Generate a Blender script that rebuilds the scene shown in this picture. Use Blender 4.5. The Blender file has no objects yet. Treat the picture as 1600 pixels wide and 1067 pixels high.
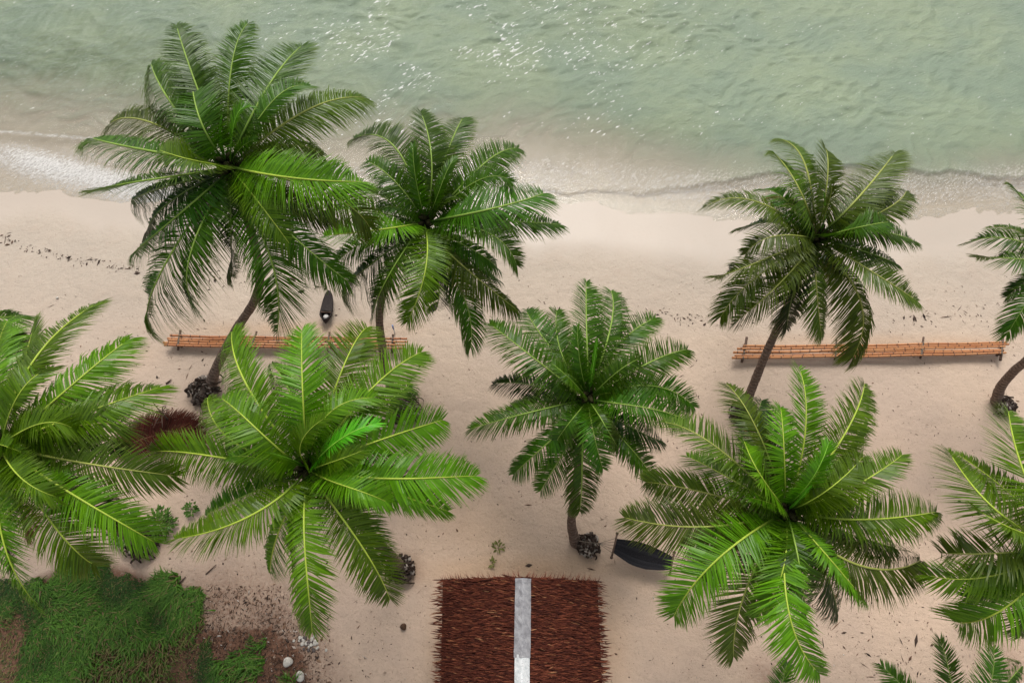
import bpy, math, random
import numpy as np
from mathutils import Vector, Matrix

random.seed(7)
rng = np.random.default_rng(11)
scene = bpy.context.scene
R = math.radians

# ------------------------------------------------------------------ camera
CAM_H, PITCH, FPX = 24.0, R(65), 1600 * 24 / 36.0
cam_data = bpy.data.cameras.new('camera')
cam_data.lens = 24; cam_data.sensor_width = 36
cam_data.clip_start = 0.1; cam_data.clip_end = 2000
cam = bpy.data.objects.new('camera', cam_data)
scene.collection.objects.link(cam)
cam.location = (0, 0, CAM_H)
cam.rotation_euler = (R(90) - PITCH, 0, 0)
scene.camera = cam

# ------------------------------------------------------------------ sky, sun, exposure
SUN_ELEV, SUN_AZ = R(55), R(1)          # azimuth from +Y (out to sea), positive towards +X
world = bpy.data.worlds.new('World'); scene.world = world
world.use_nodes = True
wn = world.node_tree.nodes; wl = world.node_tree.links
wn.clear()
w_out = wn.new('ShaderNodeOutputWorld'); w_bg = wn.new('ShaderNodeBackground')
w_sky = wn.new('ShaderNodeTexSky'); w_sky.sky_type = 'NISHITA'
w_sky.sun_disc = False; w_sky.sun_elevation = SUN_ELEV; w_sky.sun_rotation = SUN_AZ
w_sky.air_density = 1.0; w_sky.dust_density = 4.0; w_sky.ozone_density = 0.6
w_hs = wn.new('ShaderNodeHueSaturation'); w_hs.inputs['Saturation'].default_value = 0.22
wl.new(w_sky.outputs[0], w_hs.inputs['Color']); wl.new(w_hs.outputs[0], w_bg.inputs['Color'])
w_bg.inputs['Strength'].default_value = 0.14
wl.new(w_bg.outputs[0], w_out.inputs['Surface'])

sun_data = bpy.data.lights.new('sun', 'SUN')
sun_data.energy = 1.5; sun_data.angle = R(22); sun_data.color = (1.0, 0.955, 0.89)
sun = bpy.data.objects.new('sun', sun_data); scene.collection.objects.link(sun)
sd = Vector((math.sin(SUN_AZ) * math.cos(SUN_ELEV), math.cos(SUN_AZ) * math.cos(SUN_ELEV), math.sin(SUN_ELEV)))
sun.rotation_euler = sd.to_track_quat('Z', 'Y').to_euler()
sun.location = (0, 30, 40)

scene.view_settings.view_transform = 'Standard'
scene.view_settings.look = 'None'
scene.view_settings.gamma = 1.0
scene.view_settings.use_curve_mapping = False
scene.view_settings.exposure = 0.27

# ------------------------------------------------------------------ helpers
cP, sP = math.cos(PITCH), math.sin(PITCH)
def at(px, py, z=0.0):
    """point at height z seen at photo pixel (px, py)"""
    u = (px - 800) / FPX; v = (py - 533.5) / FPX
    dy = cP - v * sP; dz = sP + v * cP
    k = (CAM_H - z) / dz
    return np.array((u * k, dy * k, z))

def link(name, data, parent=None):
    o = bpy.data.objects.new(name, data)
    scene.collection.objects.link(o)
    if parent is not None:
        o.parent = parent
    return o

def mesh(name, verts, faces, mat=None, smooth=False, attrs=None):
    me = bpy.data.meshes.new(name)
    me.from_pydata(np.asarray(verts, float).tolist(), [], faces.tolist() if hasattr(faces, 'tolist') else [tuple(f) for f in faces])
    if mat: me.materials.append(mat)
    if attrs:
        for k, a in attrs.items():
            at_ = me.attributes.new(k, 'FLOAT', 'POINT')
            at_.data.foreach_set('value', np.asarray(a, dtype=np.float32))
    if smooth:
        me.polygons.foreach_set('use_smooth', [True] * len(me.polygons))
    me.update()
    return me

def obj(name, verts, faces, mat, parent=None, smooth=False, attrs=None):
    return link(name, mesh(name, verts, faces, mat, smooth, attrs), parent)

def empty(name, loc, label, cat, group=None):
    o = bpy.data.objects.new(name, None); scene.collection.objects.link(o)
    o.location = tuple(map(float, loc)); o.empty_display_size = 0.3
    tag(o, label, cat, group)
    return o

def tag(o, label=None, cat=None, group=None, kind=None):
    if label: o['label'] = label
    if cat: o['category'] = cat
    if group: o['group'] = group
    if kind: o['kind'] = kind
    return o

def unit(v):
    v = np.asarray(v, float)
    return v / (np.linalg.norm(v, axis=-1, keepdims=True) + 1e-9)

class MB:
    """mesh collector"""
    def __init__(s): s.v = []; s.f = []; s.a = []
    def add(s, v, f, a=0.0):
        o = len(s.v); s.v += [tuple(p) for p in v]; s.f += [tuple(i + o for i in q) for q in f]
        s.a += list(a) if hasattr(a, '__len__') else [a] * len(v)
    def tube(s, pts, rad, n=8, a=0.0, cap=True):
        pts = np.asarray(pts, float); m = len(pts)
        rad = np.broadcast_to(np.asarray(rad, float), (m,))
        T = unit(np.gradient(pts, axis=0))
        ref = np.array((0, 0, 1.0)) if abs(T[0][2]) < 0.8 else np.array((1.0, 0, 0))
        vs = []; S = unit(np.cross(T[0], ref))
        for i in range(m):
            S = unit(S - T[i] * S.dot(T[i])); B = np.cross(T[i], S)
            for k in range(n):
                an = 2 * math.pi * k / n
                vs.append(pts[i] + rad[i] * (math.cos(an) * S + math.sin(an) * B))
        fs = [(i * n + k, i * n + (k + 1) % n, (i + 1) * n + (k + 1) % n, (i + 1) * n + k) for i in range(m - 1) for k in range(n)]
        if cap: fs += [tuple(range(n))[::-1], tuple(range((m - 1) * n, m * n))]
        s.add(vs, fs, a)
    def box(s, c, sx, sy, sz, rz=0.0, a=0.0, tilt=0.0):
        co, si = math.cos(rz), math.sin(rz); vs = []
        for x in (-.5, .5):
            for y in (-.5, .5):
                for z in (-.5, .5):
                    X, Y, Z = x * sx, y * sy, z * sz + tilt * x * sx
                    vs.append((c[0] + X * co - Y * si, c[1] + X * si + Y * co, c[2] + Z))
        s.add(vs, [(0, 1, 3, 2), (4, 6, 7, 5), (0, 4, 5, 1), (2, 3, 7, 6), (0, 2, 6, 4), (1, 5, 7, 3)], a)
    def blob(s, c, r, squash=1.0, jit=0.25, a=0.0, seed=0):
        rr = np.random.default_rng(seed)
        t = (1 + 5 ** .5) / 2
        V = unit(np.array([(-1, t, 0), (1, t, 0), (-1, -t, 0), (1, -t, 0), (0, -1, t), (0, 1, t), (0, -1, -t), (0, 1, -t), (t, 0, -1), (t, 0, 1), (-t, 0, -1), (-t, 0, 1)]))
        F = [(0, 11, 5), (0, 5, 1), (0, 1, 7), (0, 7, 10), (0, 10, 11), (1, 5, 9), (5, 11, 4), (11, 10, 2), (10, 7, 6), (7, 1, 8), (3, 9, 4), (3, 4, 2), (3, 2, 6), (3, 6, 8), (3, 8, 9), (4, 9, 5), (2, 4, 11), (6, 2, 10), (8, 6, 7), (9, 8, 1)]
        V = V * r * (1 + jit * rr.uniform(-1, 1, (12, 1))) * np.array((1, 1, squash))
        s.add(V + np.asarray(c), F, a)
    def build(s, name, mat, parent=None, smooth=False, attr='var'):
        return obj(name, s.v, s.f, mat, parent, smooth, {attr: s.a})

# ---- smooth value noise in numpy
_TAB = {}
def vnoise(x, y, seed=0):
    if seed not in _TAB: _TAB[seed] = np.random.default_rng(seed).random((256, 256))
    tab = _TAB[seed]
    xi = np.floor(x).astype(int); yi = np.floor(y).astype(int)
    fx = x - xi; fy = y - yi; fx = fx * fx * (3 - 2 * fx); fy = fy * fy * (3 - 2 * fy)
    a = tab[xi % 256, yi % 256]; b = tab[(xi + 1) % 256, yi % 256]; c = tab[xi % 256, (yi + 1) % 256]; d = tab[(xi + 1) % 256, (yi + 1) % 256]
    return (a * (1 - fx) + b * fx) * (1 - fy) + (c * (1 - fx) + d * fx) * fy
def fbm(x, y, seed=0, o=4):
    t = 0; am = .5
    for i in range(o):
        t = t + am * vnoise(x * 2 ** i + 17.3 * i, y * 2 ** i + 5.1 * i, seed + i); am *= .5
    return t / (1 - .5 ** o)
def sstep(a, b, x):
    t = np.clip((x - a) / (b - a), 0, 1); return t * t * (3 - 2 * t)

# ------------------------------------------------------------------ materials
class NT:
    def __init__(s, name):
        s.m = bpy.data.materials.new(name); s.m.use_nodes = True
        s.n = s.m.node_tree.nodes; s.l = s.m.node_tree.links; s.n.clear()
        s.out = s.n.new('ShaderNodeOutputMaterial')
    def node(s, t, **kw):
        x = s.n.new('ShaderNode' + t)
        for k, v in kw.items(): setattr(x, k, v)
        return x
    def put(s, sock, v):
        if hasattr(v, 'is_output'): s.l.new(v, sock)
        elif isinstance(v, (tuple, list)) and len(v) == 3 and sock.type == 'RGBA': sock.default_value = (*v, 1)
        else: sock.default_value = v
    def attr(s, name): return s.node('Attribute', attribute_name=name).outputs['Fac']
    def noise(s, scale, detail=4, rough=.6, vec=None, out='Fac', dist=0.0):
        x = s.node('TexNoise'); x.inputs['Scale'].default_value = scale; x.inputs['Detail'].default_value = detail
        x.inputs['Roughness'].default_value = rough; x.inputs['Distortion'].default_value = dist
        s.put(x.inputs['Vector'], vec if vec is not None else s.pos())
        return x.outputs[out]
    def pos(s): return s.node('NewGeometry').outputs['Position']
    def ocoord(s): return s.node('TexCoord').outputs['Object']
    def math(s, op, a, b=0.0, c=None, clamp=False):
        x = s.node('Math', operation=op, use_clamp=clamp); s.put(x.inputs[0], a); s.put(x.inputs[1], b)
        if c is not None: s.put(x.inputs[2], c)
        return x.outputs[0]
    def ramp(s, fac, lo, hi, a=0.0, b=1.0):
        x = s.node('MapRange', interpolation_type='SMOOTHSTEP'); s.put(x.inputs[0], fac)
        for i, v in enumerate((lo, hi, a, b)): x.inputs[1 + i].default_value = v
        return x.outputs[0]
    def mix(s, f, a, b, mode='MIX'):
        x = s.node('MixRGB', blend_type=mode); s.put(x.inputs[0], f); s.put(x.inputs[1], a); s.put(x.inputs[2], b)
        return x.outputs[0]
    def scalevec(s, vec, sc):
        x = s.node('Mapping'); s.put(x.inputs[0], vec); x.inputs['Scale'].default_value = sc
        return x.outputs[0]
    def rot(s, vec, deg):
        x = s.node('Mapping'); s.put(x.inputs[0], vec); x.inputs['Rotation'].default_value = (0, 0, R(deg))
        return x.outputs[0]
    def bump(s, h, strength=.5, dist=.02, nrm=None):
        x = s.node('Bump'); x.inputs['Strength'].default_value = strength; x.inputs['Distance'].default_value = dist
        s.put(x.inputs['Height'], h)
        if nrm is not None: s.l.new(nrm, x.inputs['Normal'])
        return x.outputs[0]
    def bsdf(s, col, rough=.7, nrm=None, spec=.4, **kw):
        p = s.node('BsdfPrincipled'); s.put(p.inputs['Base Color'], col); s.put(p.inputs['Roughness'], rough)
        s.put(p.inputs['Specular IOR Level'], spec)
        if nrm is not None: s.l.new(nrm, p.inputs['Normal'])
        for k, v in kw.items(): s.put(p.inputs[k], v)
        return p.outputs[0]
    def done(s, sh): s.l.new(sh, s.out.inputs['Surface']); return s.m

def simple(name, c1, c2, scale=8, rough=.75, bump=.3, bdist=.01, spec=.3, stretch=None, usevar=None):
    t = NT(name); v = t.ocoord() if stretch is None else t.scalevec(t.ocoord(), stretch)
    n = t.noise(scale, 5, .65, v)
    col = t.mix(t.ramp(n, .3, .7), c1, c2)
    if usevar: col = t.mix(t.attr('var'), col, usevar)
    return t.done(t.bsdf(col, rough, t.bump(t.noise(scale * 3, 4, .7, v), bump, bdist), spec))

# sand
t = NT('sand')
p = t.pos()
n_big = t.noise(.16, 5, .55, p); n_mid = t.noise(1.3, 5, .65, p); n_f = t.noise(9, 5, .75, p); n_g = t.noise(55, 4, .8, p)
sep = t.node('SeparateXYZ'); t.put(sep.inputs[0], p)
wet0 = t.attr('wet')
land = t.ramp(sep.outputs[1], 16.0, 6.0)                       # washed sand by the sea; pinker dry sand inland, lightened to offset crown shade
c_sea = t.mix(t.ramp(n_big, .35, .65), (.465, .39, .315), (.42, .357, .292))
c_in = t.mix(t.ramp(n_big, .35, .65), (.61, .45, .335), (.53, .395, .305))
col = t.mix(land, c_sea, c_in)
col = t.mix(t.math('MULTIPLY', t.ramp(n_mid, .45, .75), .25), col, (.47, .36, .28))
col = t.mix(t.math('MULTIPLY', t.ramp(n_f, .50, .75), .38), col, (.36, .27, .20))
col = t.mix(t.math('MULTIPLY', t.ramp(n_g, .55, .85), .35), col, (.30, .22, .17))
col = t.mix(t.math('MULTIPLY', t.ramp(n_g, .30, .12), .45), col, (.80, .70, .60))
n_s = t.noise(22, 3, .6, p); n_v = t.noise(3.6, 4, .7, p)
col = t.mix(t.math('MULTIPLY', t.ramp(t.math('ADD', n_s, t.math('MULTIPLY', n_v, .5)), .86, 1.02), t.math('MULTIPLY_ADD', wet0, -.6, .62)), col, (.23, .165, .125))
soil = t.attr('soil')
soilm = t.math('MULTIPLY', soil, t.ramp(t.math('ADD', n_f, t.math('MULTIPLY', n_mid, .6)), .55, .95, .42, 1.0), clamp=True)
col = t.mix(soilm, col, t.mix(t.ramp(n_f, .35, .65), (.085, .042, .026), (.20, .10, .062)))
tint = t.attr('tint')
col = t.mix(t.math('MULTIPLY', tint, .55), col, (.56, .33, .17))
wet = t.attr('wet')
col = t.mix(wet, col, t.mix(.5, col, (.475, .40, .335)))
rough = t.math('MULTIPLY_ADD', wet, -.52, .92)
hgt = t.math('ADD', t.math('MULTIPLY', n_f, .7), t.math('MULTIPLY', n_g, .22))
hgt = t.math('ADD', hgt, t.math('MULTIPLY', n_mid, 1.4))
hgt = t.math('ADD', hgt, t.math('MULTIPLY', t.ramp(t.noise(2.6, 3, .55, p), .30, .60), .3))
hgt = t.math('MULTIPLY', hgt, t.math('MULTIPLY_ADD', wet, -.93, 1.0))
M_SAND = t.done(t.bsdf(col, rough, t.bump(hgt, .6, .055), .35))

# water
t = NT('sea_water')
p = t.pos()
dep = t.attr('depth'); foam = t.attr('foam')
n1 = t.noise(.22, 4, .6, p); n2 = t.noise(1.6, 4, .6, t.scalevec(p, (.6, 1.5, 1)))
opac = t.math('SUBTRACT', 1.0, t.math('POWER', 2.718, t.math('MULTIPLY', t.math('POWER', t.math('MULTIPLY', dep, 2.5), 1.6), -1.0)))
opac = t.math('MULTIPLY', opac, .96)
deepc = t.mix(t.ramp(n1, .35, .65), (.285, .345, .222), (.235, .30, .212))
deepc = t.mix(t.math('MULTIPLY', t.ramp(n2, .5, .75), .35), deepc, (.155, .215, .15))
weed = t.attr('weed')
deepc = t.mix(t.math('MULTIPLY', weed, t.ramp(t.noise(.9, 5, .7, t.scalevec(p, (.7, 1.6, 1))), .38, .62, .1, .75)), deepc, (.13, .17, .085))
shal = t.mix(t.ramp(dep, .12, .62), (.49, .43, .325), deepc)
bmp = t.math('ADD', t.noise(5.0, 5, .7, t.scalevec(t.rot(p, -28), (.7, 1.9, 1))), t.math('MULTIPLY', t.noise(15, 3, .65, t.scalevec(t.rot(p, -35), (.7, 1.5, 1))), .48))
nrm = t.bump(bmp, 1.0, .075)
t.put(nrm.node.inputs['Strength'], t.ramp(dep, .03, .55, .30, .95))
dif = t.node('BsdfDiffuse'); t.put(dif.inputs[0], shal); t.l.new(nrm, dif.inputs['Normal'])
tr = t.node('BsdfTransparent'); tr.inputs[0].default_value = (.97, .985, .96, 1)
m1 = t.node('MixShader'); t.put(m1.inputs[0], opac); t.l.new(tr.outputs[0], m1.inputs[1]); t.l.new(dif.outputs[0], m1.inputs[2])
gl = t.node('BsdfGlossy'); gl.inputs['Roughness'].default_value = .07; t.l.new(nrm, gl.inputs['Normal'])
fr = t.node('Fresnel'); fr.inputs[0].default_value = 1.33; t.l.new(nrm, fr.inputs['Normal'])
m2 = t.node('MixShader'); t.l.new(fr.outputs[0], m2.inputs[0]); t.l.new(m1.outputs[0], m2.inputs[1]); t.l.new(gl.outputs[0], m2.inputs[2])
fn = t.noise(8.5, 6, .75, t.scalevec(t.rot(p, -40), (.6, 1.5, 1)), dist=.15)
fn2 = t.noise(13, 4, .7, p)
fm = t.math('ADD', t.math('MULTIPLY', fn, .7), t.math('MULTIPLY', fn2, .3))
fac = t.math('SUBTRACT', t.math('ADD', fm, t.math('MULTIPLY', foam, .62)), .66)
fac = t.math('MULTIPLY', t.ramp(fac, -.04, .34), .78)
fac = t.math('MULTIPLY', fac, t.ramp(foam, .02, .25))
glint_n = t.noise(4.2, 5, .62, t.scalevec(t.rot(p, -38), (.62, 1.75, 1)))
glint_n = t.math('ADD', glint_n, t.math('MULTIPLY', t.attr('glint'), .12))
fac = t.math('MAXIMUM', fac, t.math('MULTIPLY', t.ramp(glint_n, .70, .78), .85))  # sun glints painted as white flecks, sharing the foam colour
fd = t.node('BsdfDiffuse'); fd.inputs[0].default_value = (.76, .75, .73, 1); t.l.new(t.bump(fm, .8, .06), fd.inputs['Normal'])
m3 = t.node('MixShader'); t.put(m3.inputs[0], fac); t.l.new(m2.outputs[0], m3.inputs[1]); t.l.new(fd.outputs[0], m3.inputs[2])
M_WATER = t.done(m3.outputs[0])

# palm leaflets: object colour times variation, pale tips, light through the blade
def leaf_mat(name, tipcol, tipamt):
    t = NT(name)
    oi = t.node('ObjectInfo'); u = t.attr('u'); var = t.attr('var')
    n = t.noise(1.4, 3, .6, t.pos())
    col = t.mix(t.math('MULTIPLY_ADD', var, .95, 0.0), oi.outputs['Color'], t.mix(1.0, oi.outputs['Color'], (.48, .55, .5), 'MULTIPLY'))
    hs = t.node('HueSaturation'); t.put(hs.inputs['Hue'], t.math('MULTIPLY_ADD', oi.outputs['Random'], .03, .485))
    t.put(hs.inputs['Value'], t.math('ADD', t.math('MULTIPLY_ADD', oi.outputs['Random'], .70, .45), t.math('MULTIPLY', n, .45)))
    t.put(hs.inputs['Color'], col); col = hs.outputs[0]
    col = t.mix(t.math('MULTIPLY', t.ramp(u, .55, 1.0), tipamt), col, tipcol)
    pb = t.bsdf(col, .34, None, .25)
    tl = t.node('BsdfTranslucent'); t.put(tl.inputs[0], t.mix(1.0, col, (1.25, 1.35, .6), 'MULTIPLY'))
    mx = t.node('MixShader'); mx.inputs[0].default_value = .33
    t.l.new(pb, mx.inputs[1]); t.l.new(tl.outputs[0], mx.inputs[2])
    return t.done(mx.outputs[0])
M_LEAF = leaf_mat('palm_leaflet', (.19, .22, .05), .35)
M_DEADLEAF = leaf_mat('dry_palm_leaflet', (.16, .07, .035), .4)
t = NT('palm_midrib'); oi = t.node('ObjectInfo')
rc_ = t.mix(t.ramp(t.noise(2, 3, .6, t.pos()), .3, .7), t.mix(1.0, oi.outputs['Color'], (.8, .8, .8), 'MULTIPLY'), oi.outputs['Color'])
rc_ = t.mix(t.ramp(t.attr('var'), .10, .34), t.mix(1.0, oi.outputs['Color'], (.20, .30, .2), 'MULTIPLY'), rc_)
M_RIB = t.done(t.bsdf(rc_, .5, None, .25))

t = NT('palm_bark')
u = t.attr('var')          # metres along the trunk
ring = t.math('SINE', t.math('MULTIPLY', t.math('ADD', u, t.math('MULTIPLY', t.noise(3, 3, .6), .12)), 42.0))
nb = t.noise(12, 6, .75)
col = t.mix(t.ramp(nb, .35, .65), (.12, .08, .06), (.25, .18, .14))
col = t.mix(t.ramp(ring, .3, 1.0, 0, .6), col, (.075, .05, .04))
M_BARK = t.done(t.bsdf(col, .9, t.bump(t.math('ADD', ring, t.math('MULTIPLY', nb, 1.5)), .8, .02), .2))
M_ROOT = simple('palm_roots', (.022, .015, .012), (.075, .05, .038), 14, .95, .5, .01, .15, usevar=(.34, .29, .25))
M_FIBRE = simple('palm_fibre', (.020, .022, .008), (.055, .050, .02), 20, .95, .5, .01, .1)
M_COCO_G = simple('green_coconut', (.10, .16, .03), (.20, .20, .05), 5, .5, .1, .005, .4)
M_COCO_B = simple('brown_coconut', (.055, .03, .02), (.11, .06, .035), 14, .9, .4, .005, .2)

t = NT('bamboo')
oi = t.node('ObjectInfo')
nn = t.noise(3.0, 5, .7, t.scalevec(t.ocoord(), (.35, 4, 4)))
col = t.mix(t.ramp(nn, .3, .7), (.44, .17, .062), (.55, .27, .115))
col = t.mix(t.math('MULTIPLY', oi.outputs['Random'], .75), col, (.36, .13, .055))
col = t.mix(t.attr('var'), col, (.11, .045, .025))
M_BAMBOO = t.done(t.bsdf(col, .42, t.bump(nn, .2, .004), .4))
M_WOOD = simple('weathered_stick', (.07, .045, .035), (.14, .09, .065), 10, .9, .4, .006, .2)
M_HAMMOCK = simple('black_netting', (.008, .0075, .009), (.018, .017, .02), 30, .85, .4, .006, .15, usevar=(.030, .030, .034))
M_ROPE = simple('rope', (.10, .08, .065), (.22, .18, .14), 25, .9, .3, .003, .2)
M_CANOE = simple('dark_tarred_wood', (.022, .018, .018), (.055, .044, .04), 9, .8, .3, .005, .15, (1, 6, 6))
M_CANOE_IN = simple('pale_bailed_inside', (.55, .52, .50), (.72, .70, .68), 9, .7, .2, .004, .3)
t = NT('thatch')
var = t.attr('var')
cr = t.node('ValToRGB'); t.put(cr.inputs[0], var)
e = cr.color_ramp.elements
e[0].position = 0; e[0].color = (.036, .010, .007, 1); e[1].position = 1; e[1].color = (.55, .30, .15, 1)
for q, c in ((.35, (.130, .032, .018, 1)), (.62, (.25, .075, .038, 1)), (.85, (.32, .12, .055, 1))):
    x = e.new(q); x.color = c
M_THATCH = t.done(t.bsdf(t.mix(t.math('MULTIPLY', t.ramp(t.noise(1.2, 4, .7), .35, .7), .3), cr.outputs[0], (.030, .009, .007)), .85, t.bump(t.noise(40, 3, .7), .4, .01), .2))
M_THATCHDARK = simple('thatch_underlay', (.020, .008, .006), (.04, .014, .01), 12, .95, .4, .01, .1)
t = NT('zinc_sheet'); n = t.noise(5, 6, .75, t.ocoord(), dist=.6)
M_ZINC = t.done(t.bsdf(t.mix(t.ramp(n, .35, .65), (.21, .205, .22), (.36, .355, .37)), .55, t.bump(n, .5, .02), .5))
t = NT('white_sheet'); n = t.noise(6, 6, .75, t.ocoord(), dist=.4); ns = t.noise(16, 4, .6, t.scalevec(t.ocoord(), (1, 3, 1)))
M_WHITE = t.done(t.bsdf(t.mix(t.ramp(ns, .62, .70), t.mix(t.ramp(n, .35, .65), (.52, .55, .56), (.72, .73, .73)), (.10, .09, .085)), .5, t.bump(n, .4, .015), .4))
M_POST = simple('hut_timber', (.12, .075, .05), (.22, .15, .10), 8, .85, .4, .01, .2)
t = NT('grass_blade'); var = t.attr('var')
cr = t.node('ValToRGB'); t.put(cr.inputs[0], var); e = cr.color_ramp.elements
e[0].color = (.020, .060, .010, 1); e[1].color = (.105, .21, .03, 1)
for q, c in ((.35, (.044, .115, .012, 1)), (.72, (.095, .235, .020, 1)), (.8, (.20, .20, .06, 1)), (.88, (.19, .115, .06, 1)), (.93, (.045, .13, .018, 1))):
    x = e.new(q); x.color = c
g1 = t.bsdf(cr.outputs[0], .55, None, .3); tl = t.node('BsdfTranslucent'); t.put(tl.inputs[0], cr.outputs[0])
mx = t.node('MixShader'); mx.inputs[0].default_value = .25; t.l.new(g1, mx.inputs[1]); t.l.new(tl.outputs[0], mx.inputs[2])
M_GRASS = t.done(mx.outputs[0])
t = NT('beach_litter'); var = t.attr('var')
cr = t.node('ValToRGB'); t.put(cr.inputs[0], var); e = cr.color_ramp.elements
e[0].color = (.03, .022, .018, 1); e[1].color = (.62, .56, .50, 1)
for q, c in ((.4, (.075, .05, .038, 1)), (.7, (.17, .095, .06, 1)), (.9, (.26, .16, .10, 1)), (.94, (.55, .48, .42, 1))):
    x = e.new(q); x.color = c
M_LITTER = t.done(t.bsdf(cr.outputs[0], .9, None, .2))
M_STONE = simple('pale_coral_stone', (.40, .37, .32), (.62, .58, .52), 12, .9, .5, .01, .2)
M_STONED = simple('dark_stone', (.07, .055, .05), (.16, .13, .12), 12, .9, .5, .01, .2)
M_BLUE = simple('blue_paint', (.16, .22, .42), (.24, .30, .50), 9, .6, .2, .003, .3)
M_SHRUB = simple('shrub_leaf', (.05, .12, .012), (.10, .20, .022), 6, .5, .1, .004, .3)
M_SHRUBY = simple('yellow_seedling_leaf', (.13, .145, .03), (.20, .20, .05), 6, .5, .1, .004, .3)

# ------------------------------------------------------------------ terrain: sand and sea
ZW = -0.22
shore_px = [(-700, 300), (-300, 275), (0, 280), (200, 298), (400, 312), (600, 316), (800, 303), (870, 305), (1000, 318), (1110, 326), (1300, 330), (1450, 328), (1600, 316), (1900, 305), (2300, 320)]
SX, SY = zip(*[tuple(at(a, b, ZW)[:2]) for a, b in shore_px])
def shore(x): return np.interp(x, SX, SY)
def ground(x, y):
    x = np.asarray(x, float); y = np.asarray(y, float)
    s = y - shore(x)
    wig = (fbm(x * .5 + 40, y * .12 + 9, 3, 3) - .5) * 1.0
    s = s + wig * 0.8
    z = -0.22 * sstep(-5.5, 0.0, s) - 0.012 * np.clip(s + .8, 0, 1.6)
    slope = np.interp(x, [-16, -6, 2, 12, 22], [.070, .080, .09, .15, .17])
    z = z - np.clip(s, 0, None) * slope - .0015 * np.clip(s, 0, 60) ** 2
    dry = 1 - sstep(-4, -1, s)
    z = z + dry * ((fbm(x * .8, y * .8, 21, 3) - .5) * .05 + (fbm(x * 3.2, y * 3.2, 31, 2) - .5) * .02)
    z = z + (1 - dry) * (fbm(x * .6, y * .6, 51, 2) - .5) * .02
    return np.maximum(z, -6)

def axis(lo, hi, step, far, n):
    inner = np.arange(lo, hi + 1e-6, step)
    k = np.geomspace(step * 2, far, n)
    return np.concatenate([(lo - k)[::-1], inner, hi + k])
def grid_obj(name, xs, ys, zf, mat, attrs, kind='structure'):
    X, Y = np.meshgrid(xs, ys); Z = zf(X, Y)
    V = np.stack([X, Y, Z], -1).reshape(-1, 3)
    nx, ny = len(xs), len(ys)
    i = np.arange((nx - 1) * (ny - 1)); a = i % (nx - 1) + (i // (nx - 1)) * nx
    F = np.stack([a, a + 1, a + 1 + nx, a + nx], -1)
    me = bpy.data.meshes.new(name)
    me.vertices.add(len(V)); me.vertices.foreach_set('co', V.astype(np.float32).ravel())
    me.loops.add(F.size); me.loops.foreach_set('vertex_index', F.ravel().astype(np.int32))
    me.polygons.add(len(F)); me.polygons.foreach_set('loop_start', np.arange(0, F.size, 4, dtype=np.int32))
    me.polygons.foreach_set('loop_total', np.full(len(F), 4, np.int32))
    me.polygons.foreach_set('use_smooth', np.ones(len(F), bool))
    me.materials.append(mat)
    for k, f in attrs.items():
        a_ = me.attributes.new(k, 'FLOAT', 'POINT'); a_.data.foreach_set('value', np.asarray(f(X, Y), np.float32).ravel())
    me.update(calc_edges=True); me.validate()
    o = link(name, me); o['kind'] = kind
    return o

def inpoly(x, y, poly):
    x = np.asarray(x, float); y = np.asarray(y, float); r = np.zeros(x.shape, bool); j = len(poly) - 1
    for i in range(len(poly)):
        xi, yi = poly[i]; xj, yj = poly[j]
        c = ((yi > y) != (yj > y)) & (x < (xj - xi) * (y - yi) / (yj - yi + 1e-12) + xi)
        r ^= c; j = i
    return r
def polyfield(x, y, poly, soft):
    """1 inside, falling to 0 over soft metres outside"""
    d = np.full(np.shape(x), 1e9)
    for i in range(len(poly)):
        a = np.array(poly[i]); b = np.array(poly[(i + 1) % len(poly)]); ab = b - a
        tt = np.clip(((x - a[0]) * ab[0] + (y - a[1]) * ab[1]) / (ab @ ab), 0, 1)
        d = np.minimum(d, np.hypot(x - a[0] - tt * ab[0], y - a[1] - tt * ab[1]))
    return np.where(inpoly(x, y, poly), 1.0, np.clip(1 - d / soft, 0, 1))
P2 = lambda L: [tuple(at(a, b, 0)[:2]) for a, b in L]
GRASS = P2([(-400, 880), (-60, 900), (30, 935), (90, 905), (140, 893), (190, 902), (240, 925), (300, 935), (312, 970), (318, 1005), (335, 1040), (350, 1075), (360, 1300), (-500, 1300)])
LITTER = P2([(300, 935), (360, 925), (420, 940), (455, 985), (470, 1020), (500, 1080), (500, 1300), (300, 1300)])
BROWN = P2([(330, 1000), (420, 995), (460, 1030), (470, 1080), (470, 1300), (330, 1300)])
def soil_f(X, Y):
    g = polyfield(X, Y, GRASS, .5); l = polyfield(X, Y, LITTER, 1.4) * .72; b = polyfield(X, Y, BROWN, .7) * 1.7; g = g * 1.5
    s = np.maximum(np.maximum(g, l), b)
    for (a, c, r) in ((320, 612, .9), (645, 642, .9), (228, 852, 1.0), (632, 890, .8), (918, 853, .5), (1563, 632, .5), (250, 690, 1.2), (1580, 1040, 1.6), (1200, 1060, 1.0)):
        q = at(a, c, 0); s = np.maximum(s, .6 * np.clip(1 - np.hypot(X - q[0], Y - q[1]) / r, 0, 1))
    return s
def tint_f(X, Y):
    s = 0
    for (a, c, rx, ry, k) in ((810, 890, 3.6, .55, .75), (690, 990, .55, 2.4, .4), (955, 990, .5, 2.4, .4), (450, 515, 4.5, .35, .55), (1380, 535, 5.0, .35, .5), (740, 830, 1.8, 1.2, .35), (220, 560, 1.2, .8, .2)):
        q = at(a, c, 0); s = np.maximum(s, k * np.exp(-((X - q[0]) / rx) ** 2 - ((Y - q[1]) / ry) ** 2))
    return s * (0.6 + .8 * fbm(X * 1.2, Y * 1.2, 77, 3))
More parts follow.
